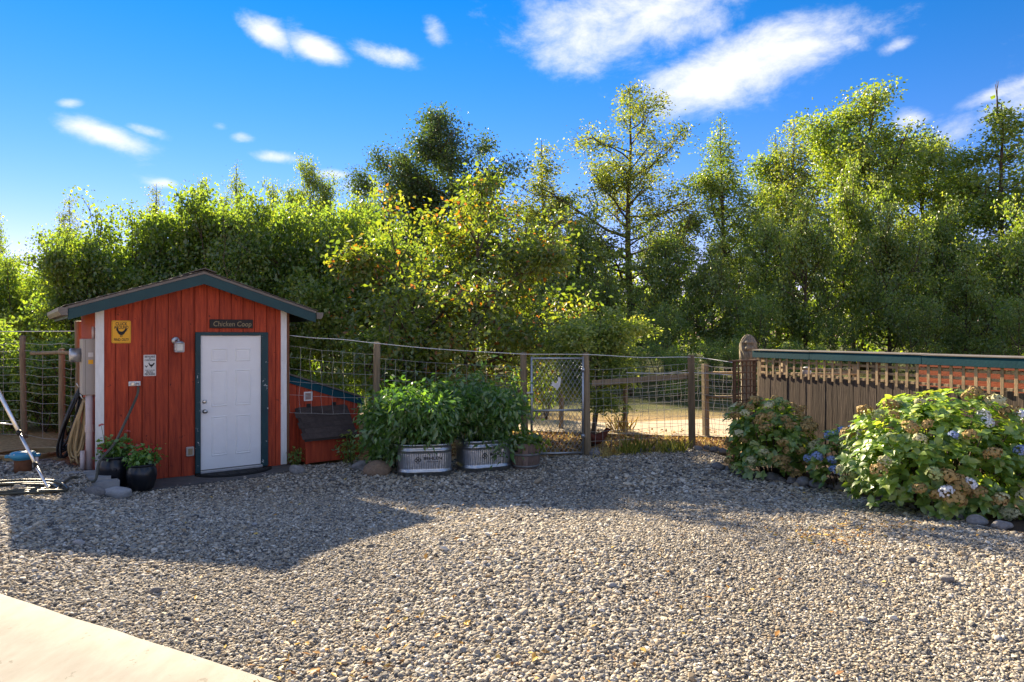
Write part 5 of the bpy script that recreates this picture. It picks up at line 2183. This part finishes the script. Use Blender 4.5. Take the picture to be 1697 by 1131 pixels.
def hydrangea(px, Y, rx, ry, h, label, n_obj, n_stuff, flowers, seed, leaf=.112, zoff=0.0, skirt=0.05, ):
    rs = np.random.RandomState(seed)
    X = (px - 848.5) / F * Y
    z0 = gz(X, Y)
    e = empty('hydrangea', (X, Y, z0), 0, label=label, cat='hydrangea')

    lobes = [(rs.uniform(0, 6.28), rs.uniform(.2, 1.3), rs.uniform(.06, .16)) for _ in range(9)]

    def dome(n, r0=.62, r1=1.04):
        d = rand_unit(rs, n * 2)
        d = d[d[:, 2] > -.5][:n]
        k = rs.uniform(r0, r1, (len(d), 1))
        az = np.arctan2(d[:, 1], d[:, 0])
        el = np.arcsin(np.clip(d[:, 2], -1, 1))
        kk = np.ones(len(d))
        for (a, e_, s) in lobes:
            dd = (np.angle(np.exp(1j * (az - a)))) ** 2 / .25 + (el - e_) ** 2 / .12
            kk += s * np.exp(-dd)
        P = d * k * kk[:, None] * np.array([rx, ry, h * .62]) + np.array([0, 0, h * .40])
        P[:, 2] = np.maximum(P[:, 2], skirt + rs.uniform(0, .1, len(P)))
        return P, d
    # whorls: leaves come in rosettes of four to six
    nw = (n_obj + n_stuff) // 5
    C, D = dome(nw)
    Vs, Fs, Ts, o = [], [], [], 0
    stems = MB()
    for i in range(0, len(C), 9):
        c = C[i]
        b = np.array([c[0] * .25, c[1] * .25, 0.0])
        stems.tube([b, (b + c) / 2 + np.array([0, 0, .05]), c], [.010, .008, .005], 5)
    stems.build('stems', M_bark, e, kind='stuff')
    order = np.argsort(C[:, 1] + rs.normal(0, .12, len(C)))          # yard-facing rosettes first
    n_done = 0
    for w_, i in enumerate(order):
        ax = Vector(D[i] * .7 + np.array([0, 0, .75]) + rs.normal(0, .18, 3)).normalized()
        ph = rs.uniform(0, 6.28)
        for k in range(5):
            a = ph + k * 2 * math.pi / 5 * 1.02
            el = R(rs.uniform(-5, 38))
            rot = ax.to_track_quat('Z', 'Y') @ Euler((0, 0, a)).to_quaternion() @ Euler((0, -el, 0)).to_quaternion()
            s = leaf * rs.uniform(.72, 1.2)
            ti = min(4, max(0, int(rs.normal(2.1, 1.2))))
            loc = Vector(C[i]) + Vector(rs.normal(0, .012, 3))
            if n_done < n_obj:
                q = link('leaf', HL[ti], e, loc, None, scale=(s, s, s))
                q.rotation_mode = 'QUATERNION'
                q.rotation_quaternion = rot
            else:
                M = np.array(rot.to_matrix())
                Vs.append((LEAF_V * s) @ M.T + np.array(loc))
                Fs.append(LEAF_F + o)
                Ts.append(np.full(len(LEAF_F), (.15, .35, .55, .75, .95)[ti]))
                o += len(LEAF_V)
            n_done += 1
    link('foliage', np_mesh('foliage', np.concatenate(Vs), np.concatenate(Fs), LM_hyd, {'tint': np.concatenate(Ts)}, smooth=True), e, kind='stuff')
    # flower heads, mostly spent
    for kind, cnt in flowers.items():
        if kind == 'at':
            continue
        P, D2 = dome(cnt, 1.0, 1.08)
        for j in range(len(P)):
            if P[j][1] > ry * .55:
                P[j][1] *= -1
            s = rs.uniform(.75, 1.25)
            link('flower_head', MOP[kind][j % 2], e, P[j] + np.array([0, 0, .02]), (rs.uniform(-.5, .5), rs.uniform(-.5, .5), rs.uniform(0, 6)), scale=(s, s, s * .9))
    for (fx, fy, dY, kind, s) in flowers.get('at', []):
        p = W(fx, fy, Y + dY)
        link('flower_head', MOP[kind][0], e, (p.x - X, p.y - Y, p.z - z0), (-.5, 0, rs.uniform(0, 6)), scale=(s, s, s))
    return e


hydrangea(1562, 7.6, 1.00, .88, 1.24, 'large hydrangea with bright leaves and many tan, cream and white heads', 300, 4200,
          {'tan': 30, 'cream': 20, 'green': 16, 'at': [(1568, 815, -.84, 'white', 1.0), (1607, 802, -.86, 'white', .95), (1583, 826, -.86, 'tan', 1.35), (1592, 805, -.82, 'tan', 1.6), (1570, 790, -.8, 'tan', 1.25),
                                                       (1581, 722, -.75, 'blue', .7), (1636, 700, -.6, 'white', .9), (1690, 690, -.55, 'white', 1.0), (1692, 748, -.8, 'blue', 1.0), (1630, 688, -.5, 'white', .9), (1548, 786, -.82, 'green', 1.1)]}, 71)
hydrangea(1279, 10.2, .60, .55, 1.06, 'smaller hydrangea with mostly tan spent heads beside the trellis', 140, 1500,
          {'tan': 40, 'green': 14, 'cream': 14}, 72, leaf=.115)
hydrangea(1395, 9.3, .42, .38, .80, 'low hydrangea with blue heads between the two larger shrubs', 90, 520,
          {'blue': 4, 'cream': 5, 'at': [(1355, 757, -.2, 'blue', 1.0), (1378, 763, -.25, 'blue', .9), (1376, 722, -.1, 'blue', 1.1), (1395, 716, -.1, 'blue', 1.1), (1412, 712, 0, 'white', .9)]}, 73, leaf=.10)
hydrangea(1830, 7.0, .62, .7, 1.12, 'dark hydrangea with pale green heads beyond the large bright hydrangea', 60, 1100, {'green': 12, 'tan': 6}, 74)

# ================================================================== TREES
def tree_parts(seed, H, Rc, base, prof, nprim, nleaf, ln, sig, tr=.12, elev=(20, 60), asp=.6, up=.4, droop=.3, stems=1, nsec=5, wob=.03, seclen=.42, topbare=0.0,
               stem_spread=.5, mt=None, bark=None, curl=.12, clump=1.0):
    rs = np.random.RandomState(seed)
    mb = MB()
    C, Wt = [], []

    def put(p, w):
        C.append(tuple(p))
        Wt.append(w)
    for st in range(stems):
        sa = 2 * math.pi * st / stems + rs.uniform(-.4, .4)
        tilt = stem_spread * rs.uniform(.5, 1.1) if stems > 1 else 0
        Hs = H * (rs.uniform(.82, 1.0) if stems > 1 else 1.0)
        n = 9
        T = []
        ox = oy = 0
        for i in range(n + 1):
            t = i / n
            ox += rs.normal(0, wob) * H / n
            oy += rs.normal(0, wob) * H / n
            e = t ** .8 * Rc * tilt
            T.append(Vector((math.cos(sa) * e + ox * (t > 0), math.sin(sa) * e + oy * (t > 0), Hs * t)))
        rad = [max(.008, tr * (1 - .93 * (i / n) ** .8) * (1.25 if i == 0 else 1)) / (1 if stems == 1 else 1.6) for i in range(n + 1)]
        mb.tube(T, rad, 8)

        def at(z):
            f = max(0, min(.999, z / Hs)) * n
            i = int(f)
            return T[i].lerp(T[i + 1], f - i)
        np_ = max(4, nprim // stems)
        for i in range(np_):
            t = (i + rs.uniform(.1, .9)) / np_
            z = base + (Hs - base) * t * .97
            p = at(z)
            az = i * 2.4 + rs.uniform(-.5, .5) + seed
            Lp = Rc * prof(t) * rs.uniform(.5, 1.25) * (1 if stems == 1 else .75)
            if Lp < .12:
                put(p, .25)
                continue
            el = R(elev[0] + (elev[1] - elev[0]) * t + rs.uniform(-12, 12))
            d = Vector((math.cos(az) * math.cos(el), math.sin(az) * math.cos(el), math.sin(el)))
            pts = [p]
            for k in range(4):
                d = (d + Vector(rs.normal(0, .16, 3)) + Vector((0, 0, .06))).normalized()
                pts.append(pts[-1] + d * Lp / 4)
            wl = min(1.0, max(.12, (Lp / Rc) ** 1.3))
            r0 = max(.008, min(tr * .4, .022 * Lp))
            mb.tube(pts, [r0 * (1 - .8 * k / 4) for k in range(5)], 5)
            keep = not (topbare and t > 1 - topbare)
            for k in range(1, 5):
                if k >= 2 and keep:
                    put(pts[k], .6 * wl)
            for s in range(max(2, int(round(nsec * (.25 + 1.0 * Lp / Rc))))):
                f = rs.uniform(.25, 1.0) * 3.99
                j = int(f)
                q = pts[j].lerp(pts[j + 1], f - j)
                dd = (d + Vector(rs.normal(0, .75, 3))).normalized()
                Ls = Lp * seclen * rs.uniform(.5, 1.2)
                q1 = q + dd * Ls * .5 + Vector((0, 0, .05 * Ls))
                q2 = q1 + (dd + Vector(rs.normal(0, .35, 3))).normalized() * Ls * .55
                mb.tube([q, q1, q2], [r0 * .42, r0 * .3, r0 * .12], 4, cap=False)
                if keep:
                    ws = wl * rs.gamma(.9)
                    put(q1, ws)
                    put(q2, ws)
                    put(q2 + (q2 - q1) * .4, ws * .7)
                for w_ in range(2):
                    q3 = q2 + Vector(rs.normal(0, .30, 3)) * Ls * clump
                    mb.tube([q1.lerp(q2, rs.uniform(.3, 1)), q3], r0 * .12, 3, cap=False)
                    if keep:
                        put(q3, ws * .8)
    C = np.array(C)
    V, Fc, Tt = leaves_at(rs, C, nleaf, sig, ln, asp, up=up, droop=droop, curl=curl, wt=np.array(Wt))
    return mb.mesh('trunk', bark or M_bark), crown_mesh('crown', [(V, Fc, Tt)], mt)


def place_tree(name, parts, px, Y, top, Hn, label, cat='tree', group=None, rz=0.0, wide=1.0, dx=0.0):
    X = (px - 848.5) / F * Y
    H = CAM_H + (HOR - top) * Y / F - gz(X, Y)
    zz = np.empty(len(parts[1].vertices) * 3, np.float32)
    parts[1].vertices.foreach_get('co', zz)
    Hn = float(np.percentile(zz[2::3], 99.6))          # the crown's real top
    k = H / Hn
    e = empty(name, (X, Y, gz(X, Y) - .03), rz, label=label, cat=cat, group=group)
    e.scale = (k * wide, k * wide, k)
    link('trunk', parts[0], e)
    link('crown', parts[1], e, kind='stuff')
    return e


P_round = lambda t: math.sin(math.pi * min(1, .12 + .88 * t)) ** .7
P_cone = lambda t: (1 - t) ** .75 * .95 + .05
P_asc = lambda t: float(np.interp(t, [0, .35, .7, 1], [.6, 1, .62, .12]))
P_full = lambda t: max(.3, (1 - t ** 2.2) ** .6)

hazel = [tree_parts(1, 5, 2.3, .4, P_full, 46, 34000, .085, .17, tr=.09, stems=5, asp=.72, mt=LM_hazel, elev=(25, 65), stem_spread=.45, up=.3),
         tree_parts(2, 5, 2.1, .4, P_full, 46, 32000, .085, .16, tr=.09, stems=6, asp=.72, mt=LM_hazel, elev=(25, 65), stem_spread=.5, up=.3)]
pers = tree_parts(3, 5.2, 2.5, .6, P_full, 50, 30000, .092, .17, tr=.10, stems=4, asp=.55, mt=LM_persimmon, elev=(20, 60), droop=.7, up=.3, stem_spread=.55)
oak = tree_parts(4, 12, 3.4, 3.0, P_round, 34, 38000, .13, .30, tr=.28, asp=.6, mt=LM_oak, elev=(10, 60), nsec=7, wob=.05)
pear = tree_parts(5, 14, 3.3, 3.0, lambda t: float(np.interp(t, [0, .3, .6, .85, 1], [.75, 1, .7, .34, .12])), 46, 32000, .11, .19, tr=.24, asp=.6, mt=LM_pear, elev=(5, 45), nsec=7)
asc = tree_parts(6, 12, 2.2, 2.0, P_asc, 30, 19000, .10, .20, tr=.16, asp=.62, mt=LM_maple, elev=(38, 68), nsec=5)
asc2 = tree_parts(16, 12, 2.0, 2.0, P_asc, 26, 14000, .10, .20, tr=.14, asp=.62, mt=LM_pear, elev=(40, 70), nsec=5)
maple = tree_parts(7, 13.5, 4.0, 2.0, P_round, 40, 38000, .13, .28, tr=.26, asp=.8, mt=LM_maple, elev=(12, 62), nsec=7, wob=.04)
cone = tree_parts(8, 12.5, 3.4, .8, P_cone, 64, 46000, .13, .24, tr=.24, asp=.7, mt=LM_maple, elev=(0, 30), nsec=6)
dense = tree_parts(9, 8, 3.0, 1.1, P_full, 50, 16500, .14, .19, tr=.18, asp=.68, mt=LM_mid, elev=(15, 60), nsec=6)
dense2 = tree_parts(10, 8, 2.8, 1.2, P_full, 48, 15500, .14, .18, tr=.18, asp=.68, mt=LM_maple, elev=(15, 62), nsec=6)
apple = tree_parts(11, 2.5, 1.0, .65, P_round, 30, 17000, .06, .085, tr=.06, asp=.55, mt=LM_apple, elev=(20, 60), stems=3, stem_spread=.55)
bush = tree_parts(12, 2.0, 1.2, .1, P_full, 30, 6000, .085, .12, tr=.03, asp=.7, mt=LM_hazel, elev=(30, 70), stems=6, stem_spread=.6)

GH = 'hazel shrubs behind the coop'
HZ = [(35, 19.0, 430, 0, .8), (130, 17.0, 385, 1, .8), (215, 18.5, 345, 0, .85), (300, 19.0, 325, 1, .9), (385, 18.6, 338, 0, .8), (470, 19.5, 330, 1, .85), (545, 19.0, 345, 0, .8), (615, 19.6, 372, 1, .75)]
HLAB = ['hazel shrub at the low end of the hazel row by the left fence', 'low hazel shrub behind the coop gutter next to the left fence', 'hazel shrub behind the coop roof slope near the gutter', 'tallest hazel shrub just behind the coop ridge',
        'hazel shrub next to the tallest one past the coop ridge', 'hazel shrub behind the coop roof slope over the door', 'hazel shrub behind the lean-to beside the coop', 'hazel shrub touching the orange-tinged spreading tree']
for i, (px, Y, top, k, wd) in enumerate(HZ):
    place_tree('hazel_shrub', hazel[k], px, Y, top, 5, HLAB[i], 'shrub', GH, rz=i * 1.3, wide=wd)
place_tree('persimmon_tree', pers, 772, 15.8, 312, 5.2, 'low spreading tree with large drooping leaves tinged orange behind the fence', rz=.4, wide=1.2)
place_tree('oak_tree', oak, 742, 46, 186, 12, 'dark green oak with clumped crown behind the orange-tinged tree', rz=.3, wide=.98)
place_tree('oak_tree', oak, 655, 48, 262, 12, 'shorter dark oak crowded against the tall dark oak', rz=2.3, wide=1.0)
place_tree('slender_tree', asc2, 893, 44, 245, 12, 'slender see-through tree between the dark oak and the tall ragged tree', rz=.8, wide=1.5)
place_tree('tall_tree', pear, 1045, 40, 150, 14, 'tall ragged tree with dark straight trunk and open crown', rz=.2, wide=1.15)
place_tree('slender_tree', asc, 1207, 38, 214, 12, 'slender yellow-green tree with ascending branches beside the tall ragged tree', rz=1.9, wide=1.15)
place_tree('slender_tree', asc2, 1318, 40, 212, 12, 'thin sparse tree with bare twigs beside the broad maple', rz=2.6, wide=1.1)
place_tree('maple_tree', maple, 1432, 42, 152, 13.5, 'tallest broad maple with arching crown above the plank fence', rz=.5, wide=1.12)
place_tree('bright_tree', dense2, 1415, 34, 275, 8, 'bright yellow-green tree in front of the broad maple', rz=.9, wide=.62)
place_tree('cone_tree', cone, 1652, 36, 192, 12.5, 'cone-shaped light green tree with bare forked tip above the fence end', rz=.7, wide=1.25)
place_tree('maple_tree', maple, 1535, 44, 225, 13.5, 'second maple leaning against the tallest broad maple', rz=2.2, wide=.9)
place_tree('slender_tree', asc, 1290, 42, 235, 12, 'slender green tree beside the thin sparse tree', rz=.4, wide=1.1)
GB = [(690, 34, 410, dense, 1.0, 'dark thicket tree behind the orange-tinged spreading tree'), (880, 32, 375, dense2, .8, 'yellow-green thicket tree under the see-through slender tree'),
      (955, 36, 362, dense, .8, 'dark thicket tree left of the tall ragged tree'), (1005, 31, 440, dense2, .8, 'low yellow-green thicket tree behind the apple tree'),
      (1105, 33, 380, dense, .8, 'dark thicket tree right of the tall ragged trunk'), (1180, 31, 400, dense2, .8, 'yellow-green thicket tree at the foot of the ascending slender tree'),
      (1265, 35, 360, dense, .8, 'dark thicket tree between the ascending tree and the thin sparse tree'), (1335, 31, 325, dense2, .65, 'yellow-green thicket tree under the thin sparse tree'),
      (1475, 30, 345, dense2, .7, 'yellow-green thicket tree beside the bright tree below the broad maple'), (1550, 33, 345, dense, .8, 'dark thicket tree between broad maple and cone-shaped tree'),
      (1600, 28, 420, dense2, .8, 'low yellow-green thicket tree left of the cone-shaped tree'), (1715, 28, 330, dense, .8, 'dark thicket tree in front of the cone-shaped tree'),
      (1800, 30, 300, dense, .9, 'dark thicket tree past the cone-shaped tree')]
for i, (px, Y, top, pr, wd, lb) in enumerate(GB):
    place_tree('thicket_tree', pr, px, Y, top, 8, lb, 'tree', 'trees of the thicket behind the fences', rz=i * 1.7, wide=wd)
GL = [(115, 40, 332, asc2, 12, .9), (400, 40, 288, asc, 12, .9), (512, 38, 270, maple, 13.5, .62), (455, 41, 305, dense2, 8, .45), (335, 40, 303, dense2, 8, .45), (262, 38, 315, asc2, 12, 1.0), (-25, 34, 330, dense, 8, .5), (25, 30, 430, dense2, 8, .8),
      (590, 40, 320, dense, 8, .6)]
lab = ['small thin tree rising above the hazels at their low end', 'dark tree top rising behind the middle hazel shrubs', 'pale open tree top rising behind the hazels nearest the dark oak',
       'yellow-green tree top beside the pale open tree behind the hazels', 'yellow tree top showing over the hazels behind the coop ridge', 'low yellow tree top over the hazels behind the coop eave', 'dark tree at the far end of the left fence', 'bright low tree beyond the left fence', 'dark tree filling the gap between hazels and oak']
for i, (px, Y, top, pr, hn, wd) in enumerate(GL):
    place_tree('background_tree', pr, px, Y, top, hn, lab[i], 'tree', rz=i * 2.1, wide=wd)
place_tree('apple_tree', apple, 980, 13.1, 515, 2.5, 'small apple tree with forked trunk just behind the chain-link gate', rz=.6, wide=1.3)
scrub = tree_parts(13, 4.0, 2.2, .2, P_full, 30, 9000, .085, .13, tr=.05, asp=.65, mt=LM_mid, elev=(25, 70), stems=5, stem_spread=.6)
UB = [(20, 13.6, 560, bush, 2, 1.0, 'leafy bush against the left wire fence near the tripod'), (75, 13.4, 585, bush, 2, 1.0, 'low leafy bush behind the left fence post'),
      (110, 14.2, 560, bush, 2, 1.0, 'leafy bush between left fence and the meter panel'), (-60, 14, 520, bush, 2, 1.0, 'taller leafy bush at the end of the left wire fence'),
      (905, 17, 525, scrub, 4, .7, 'leafy scrub filling the gap behind the chain-link gate'), (680, 15.6, 535, bush, 2, 1.0, 'leafy bush at the foot of the orange-tinged tree'),
      (1095, 28, 500, scrub, 4, .8, 'dark scrub below the tall ragged tree'), (1250, 29, 480, scrub, 4, .8, 'dark scrub behind the carved wooden head'),
      (1390, 29, 520, scrub, 4, .8, 'low scrub under the bright tree beyond the plank fence'), (1525, 27, 490, scrub, 4, .9, 'scrub under the dark thicket beside the broad maple'), (1690, 25, 480, scrub, 4, .9, 'scrub under the cone-shaped tree'),
      (1045, 24, 560, scrub, 4, 1.2, 'low scrub across the lane behind the apple tree'), (1125, 23, 575, scrub, 4, 1.3, 'low scrub across the lane behind the wire fence rail'), (1200, 24, 560, scrub, 4, 1.2, 'low scrub across the lane behind the trellis'), (1320, 24, 565, scrub, 4, 1.3, 'low scrub seen over the lattice across the lane')]
for i, (px, Y, top, pr, hn, wd, lb) in enumerate(UB):
    place_tree('undergrowth_bush', pr, px, Y, top, hn, lb, 'bush', rz=i * 1.9, wide=wd)

# dead forked tip of the cone tree
ct = bpy.data.objects['cone_tree']
mb = MB()
mb.tube([(0, 0, 11.6), (.05, 0, 12.4), (.02, 0, 12.9)], [.05, .04, .025], 5)
mb.tube([(.02, 0, 12.85), (-.18, 0, 13.4)], [.022, .008], 4)
mb.tube([(.02, 0, 12.85), (.22, .05, 13.3), (.42, .05, 13.75)], [.022, .015, .006], 4)
mb.tube([(.22, .05, 13.3), (.2, .05, 13.7)], [.012, .005], 4)
mb.build('bare_tip', M_bark, ct)

# far-off wood that closes the view
rs = np.random.RandomState(77)
cx = rs.uniform(-75, 85, 420)
cy = rs.uniform(48, 75, 420)
hh = 5.5 + 3.5 * (.5 + .5 * np.sin(cx * .21)) * rs.uniform(.6, 1.1, 420)
CC = []
for x, y, h in zip(cx, cy, hh):
    for k in range(7):
        CC.append((x + rs.normal(0, 1.3), y + rs.normal(0, 1.3), h * rs.uniform(.08, 1.0) ** .8))
V, Fc, T = leaves_at(rs, np.array(CC), 52000, .75, .42, .75, up=.3)
link('woodland', crown_mesh('woodland', [(V, Fc, T)], LM_mid), kind='stuff', label='distant green woodland behind the nearer trees', cat='woodland')

# ------------------------------------------------------------------ dry grass, litter, hen
straw_m = lm_('dry_grass', (.22, .14, .045), (.38, .27, .09), (.50, .40, .16), tw=.35, tmul=1.2, tyel=(1.1, 1, .7), gloss=.03)
weed_m = lm_('green_grass', (.08, .11, .02), (.16, .18, .035), (.30, .27, .07), tw=.35, tmul=1.4, gloss=.03)


def blades(rs, C, n, ln, wd, spread, lean=.35):
    k = rs.randint(0, len(C), n)
    P = C[k] + np.concatenate([rs.normal(0, spread, (n, 2)), np.zeros((n, 1))], 1)
    P[:, 2] = g(P[:, 0], P[:, 1]) - .04
    A = np.concatenate([rs.normal(0, lean, (n, 2)), np.ones((n, 1))], 1)
    A /= np.linalg.norm(A, axis=1, keepdims=True)
    Nn = rand_unit(rs, n)
    Nn -= A * (Nn * A).sum(1, keepdims=True)
    Nn /= np.linalg.norm(Nn, axis=1, keepdims=True)
    L_ = ln * rs.uniform(.5, 1.3, n)
    V, Fc = leaf_block(P, A, Nn, L_, np.full(n, wd), fold=.1, curl=.15)
    return V, Fc, np.repeat(rs.uniform(0, 1, n), 2)


rs = np.random.RandomState(9)
C = np.stack([rs.uniform(-2.5, 5.2, 700), rs.uniform(12.0, 15.0, 700), np.zeros(700)], 1)
C = C[(C[:, 1] > 11.95 + .28 * np.maximum(0, C[:, 0] - 1.2) + .2)]
b1 = blades(rs, C, 3500, .09, .010, .12, lean=.9)
link('dry_grass', crown_mesh('dry_grass', [b1], straw_m), kind='stuff', label='dry straw-coloured grass over the hen yard', cat='grass')
n = 9000
Pq = np.stack([rs.uniform(-3, 5.2, n), rs.uniform(11.9, 15.2, n), np.zeros(n)], 1)
Pq = Pq[Pq[:, 1] > 11.9 + .28 * np.maximum(0, Pq[:, 0] - 1.2) + .1]
n = len(Pq)
Pq[:, 2] = g(Pq[:, 0], Pq[:, 1]) - .02
A = rand_unit(rs, n) * np.array([1, 1, .25])
A /= np.linalg.norm(A, axis=1, keepdims=True)
Nn = rand_unit(rs, n) * .4 + np.array([0, 0, 1])
Nn -= A * (Nn * A).sum(1, keepdims=True)
Nn /= np.linalg.norm(Nn, axis=1, keepdims=True)
V, Fc = leaf_block(Pq, A, Nn, rs.uniform(.05, .12, n), rs.uniform(.03, .06, n))
lit_m = lm_('fallen_leaf', (.08, .038, .016), (.17, .085, .032), (.27, .16, .06), tw=.15, tmul=1.0, tyel=(1, 1, 1), gloss=.03)
link('leaf_litter', crown_mesh('leaf_litter', [(V, Fc, np.repeat(rs.uniform(0, 1, n), 2))], lit_m), kind='stuff', label='brown fallen leaves over the hen yard', cat='leaf litter')

n = len(LITTER_XY)
Pq = np.concatenate([LITTER_XY, (g(LITTER_XY[:, 0], LITTER_XY[:, 1]) + .022)[:, None]], 1)
A = rand_unit(rs, n) * np.array([1, 1, .3])
A /= np.linalg.norm(A, axis=1, keepdims=True)
Nn = rand_unit(rs, n) * .5 + np.array([0, 0, 1])
Nn -= A * (Nn * A).sum(1, keepdims=True)
Nn /= np.linalg.norm(Nn, axis=1, keepdims=True)
V, Fc = leaf_block(Pq, A, Nn, rs.uniform(.025, .07, n), rs.uniform(.012, .035, n))
bl_m = lm_('blown_leaf', (.16, .07, .02), (.30, .17, .04), (.40, .28, .07), tw=.15, tmul=1.0, tyel=(1, 1, 1), gloss=.03)
link('blown_leaves', crown_mesh('blown_leaves', [(V, Fc, np.repeat(rs.uniform(0, 1, n), 2))], bl_m), kind='stuff', label='orange and yellow leaf scraps blown over the gravel', cat='leaf litter')

for i, (px, py, hh, kind) in enumerate(((1000, 757, .20, 0), (1042, 752, .30, 1), (1056, 750, .34, 1), (1100, 750, .26, 1), (1017, 752, .18, 0), (1075, 748, .2, 0), (1030, 716, .42, 0), (1122, 748, .28, 1))):
    p = G(px, py)
    e = empty('grass_tuft', (p.x, p.y, p.z), 0, label=['short dry yellow grass tuft growing at the wire fence', 'tall green and straw grass tuft growing at the wire fence'][kind], cat='grass',
              group=['dry tufts at the wire fence', 'green tufts at the wire fence'][kind])
    r2 = np.random.RandomState(200 + i)
    V, Fc, T = blades(r2, np.array([[p.x, p.y, 0]]), 75, hh, .010, .10, lean=.42)
    V = V - np.array([p.x, p.y, p.z])
    link('blades', crown_mesh('blades', [(V, Fc, T)], straw_m if kind == 0 else weed_m), e, kind='stuff')


def hen():
    p = P2(990, 12.6)
    e = empty('hen', (p.x, p.y, gz(p.x, p.y) - .035), R(200), label='dark red-brown hen standing behind the gate post', cat='hen')
    # x forward
    rings = [(-.20, .30, .010, .012), (-.17, .30, .035, .055), (-.12, .275, .065, .085), (-.05, .235, .088, .100), (.03, .215, .094, .100), (.09, .225, .080, .092), (.13, .265, .056, .072), (.155, .315, .038, .050),
             (.168, .355, .031, .036), (.180, .388, .032, .034), (.205, .398, .024, .026), (.228, .392, .010, .012)]
    vs, fs, k = [], [], 14
    for (x, z, ry, rz_) in rings:
        for j in range(k):
            a = 2 * math.pi * j / k
            vs.append((x, ry * math.cos(a), z + rz_ * math.sin(a)))
    for i in range(len(rings) - 1):
        for j in range(k):
            fs.append((i * k + j, i * k + (j + 1) % k, (i + 1) * k + (j + 1) % k, (i + 1) * k + j))
    fs += [tuple(range(k)), tuple((len(rings) - 1) * k + j for j in range(k))]
    hm = mat('hen_feather', (.16, .035, .015), (.06, .014, .008), rough=.7, scale=22, bump=.4, bscale=60)
    MB().add(vs, fs, True).build('body', hm, e)
    mb = MB()
    for s in (-1, 0, 1):
        mb.add([(-.15, s * .02, .27), (-.26, s * .05, .40), (-.20, s * .04, .42), (-.10, s * .02, .33)], [(0, 1, 2, 3)])
    mb.build('tail', hm, e)
    mb = MB()
    mb.prism([(.17, .415), (.16, .445), (.18, .435), (.19, .455), (.20, .432), (.22, .44), (.215, .415)], lambda x, z: (x, -.004, z), lambda x, z: (x, .004, z))
    mb.prism([(.205, .385), (.20, .350), (.215, .355), (.22, .38)], lambda x, z: (x, -.008, z), lambda x, z: (x, .008, z))
    mb.build('comb', petal_red, e)
    MB().tube([(.222, 0, .393), (.25, 0, .386)], [.009, .001], 6).build('beak', M_lattice, e)
    for s in (-.035, .035):
        mb = MB()
        mb.tube([(.02, s, .15), (.0, s, .07), (.01, s, .0)], .007, 5)
        for a in (-.5, 0, .5):
            mb.tube([(.01, s, .006), (.01 + .045 * math.cos(a), s + .045 * math.sin(a), .004)], .004, 4)
        mb.build('leg', M_lattice, e)


hen()
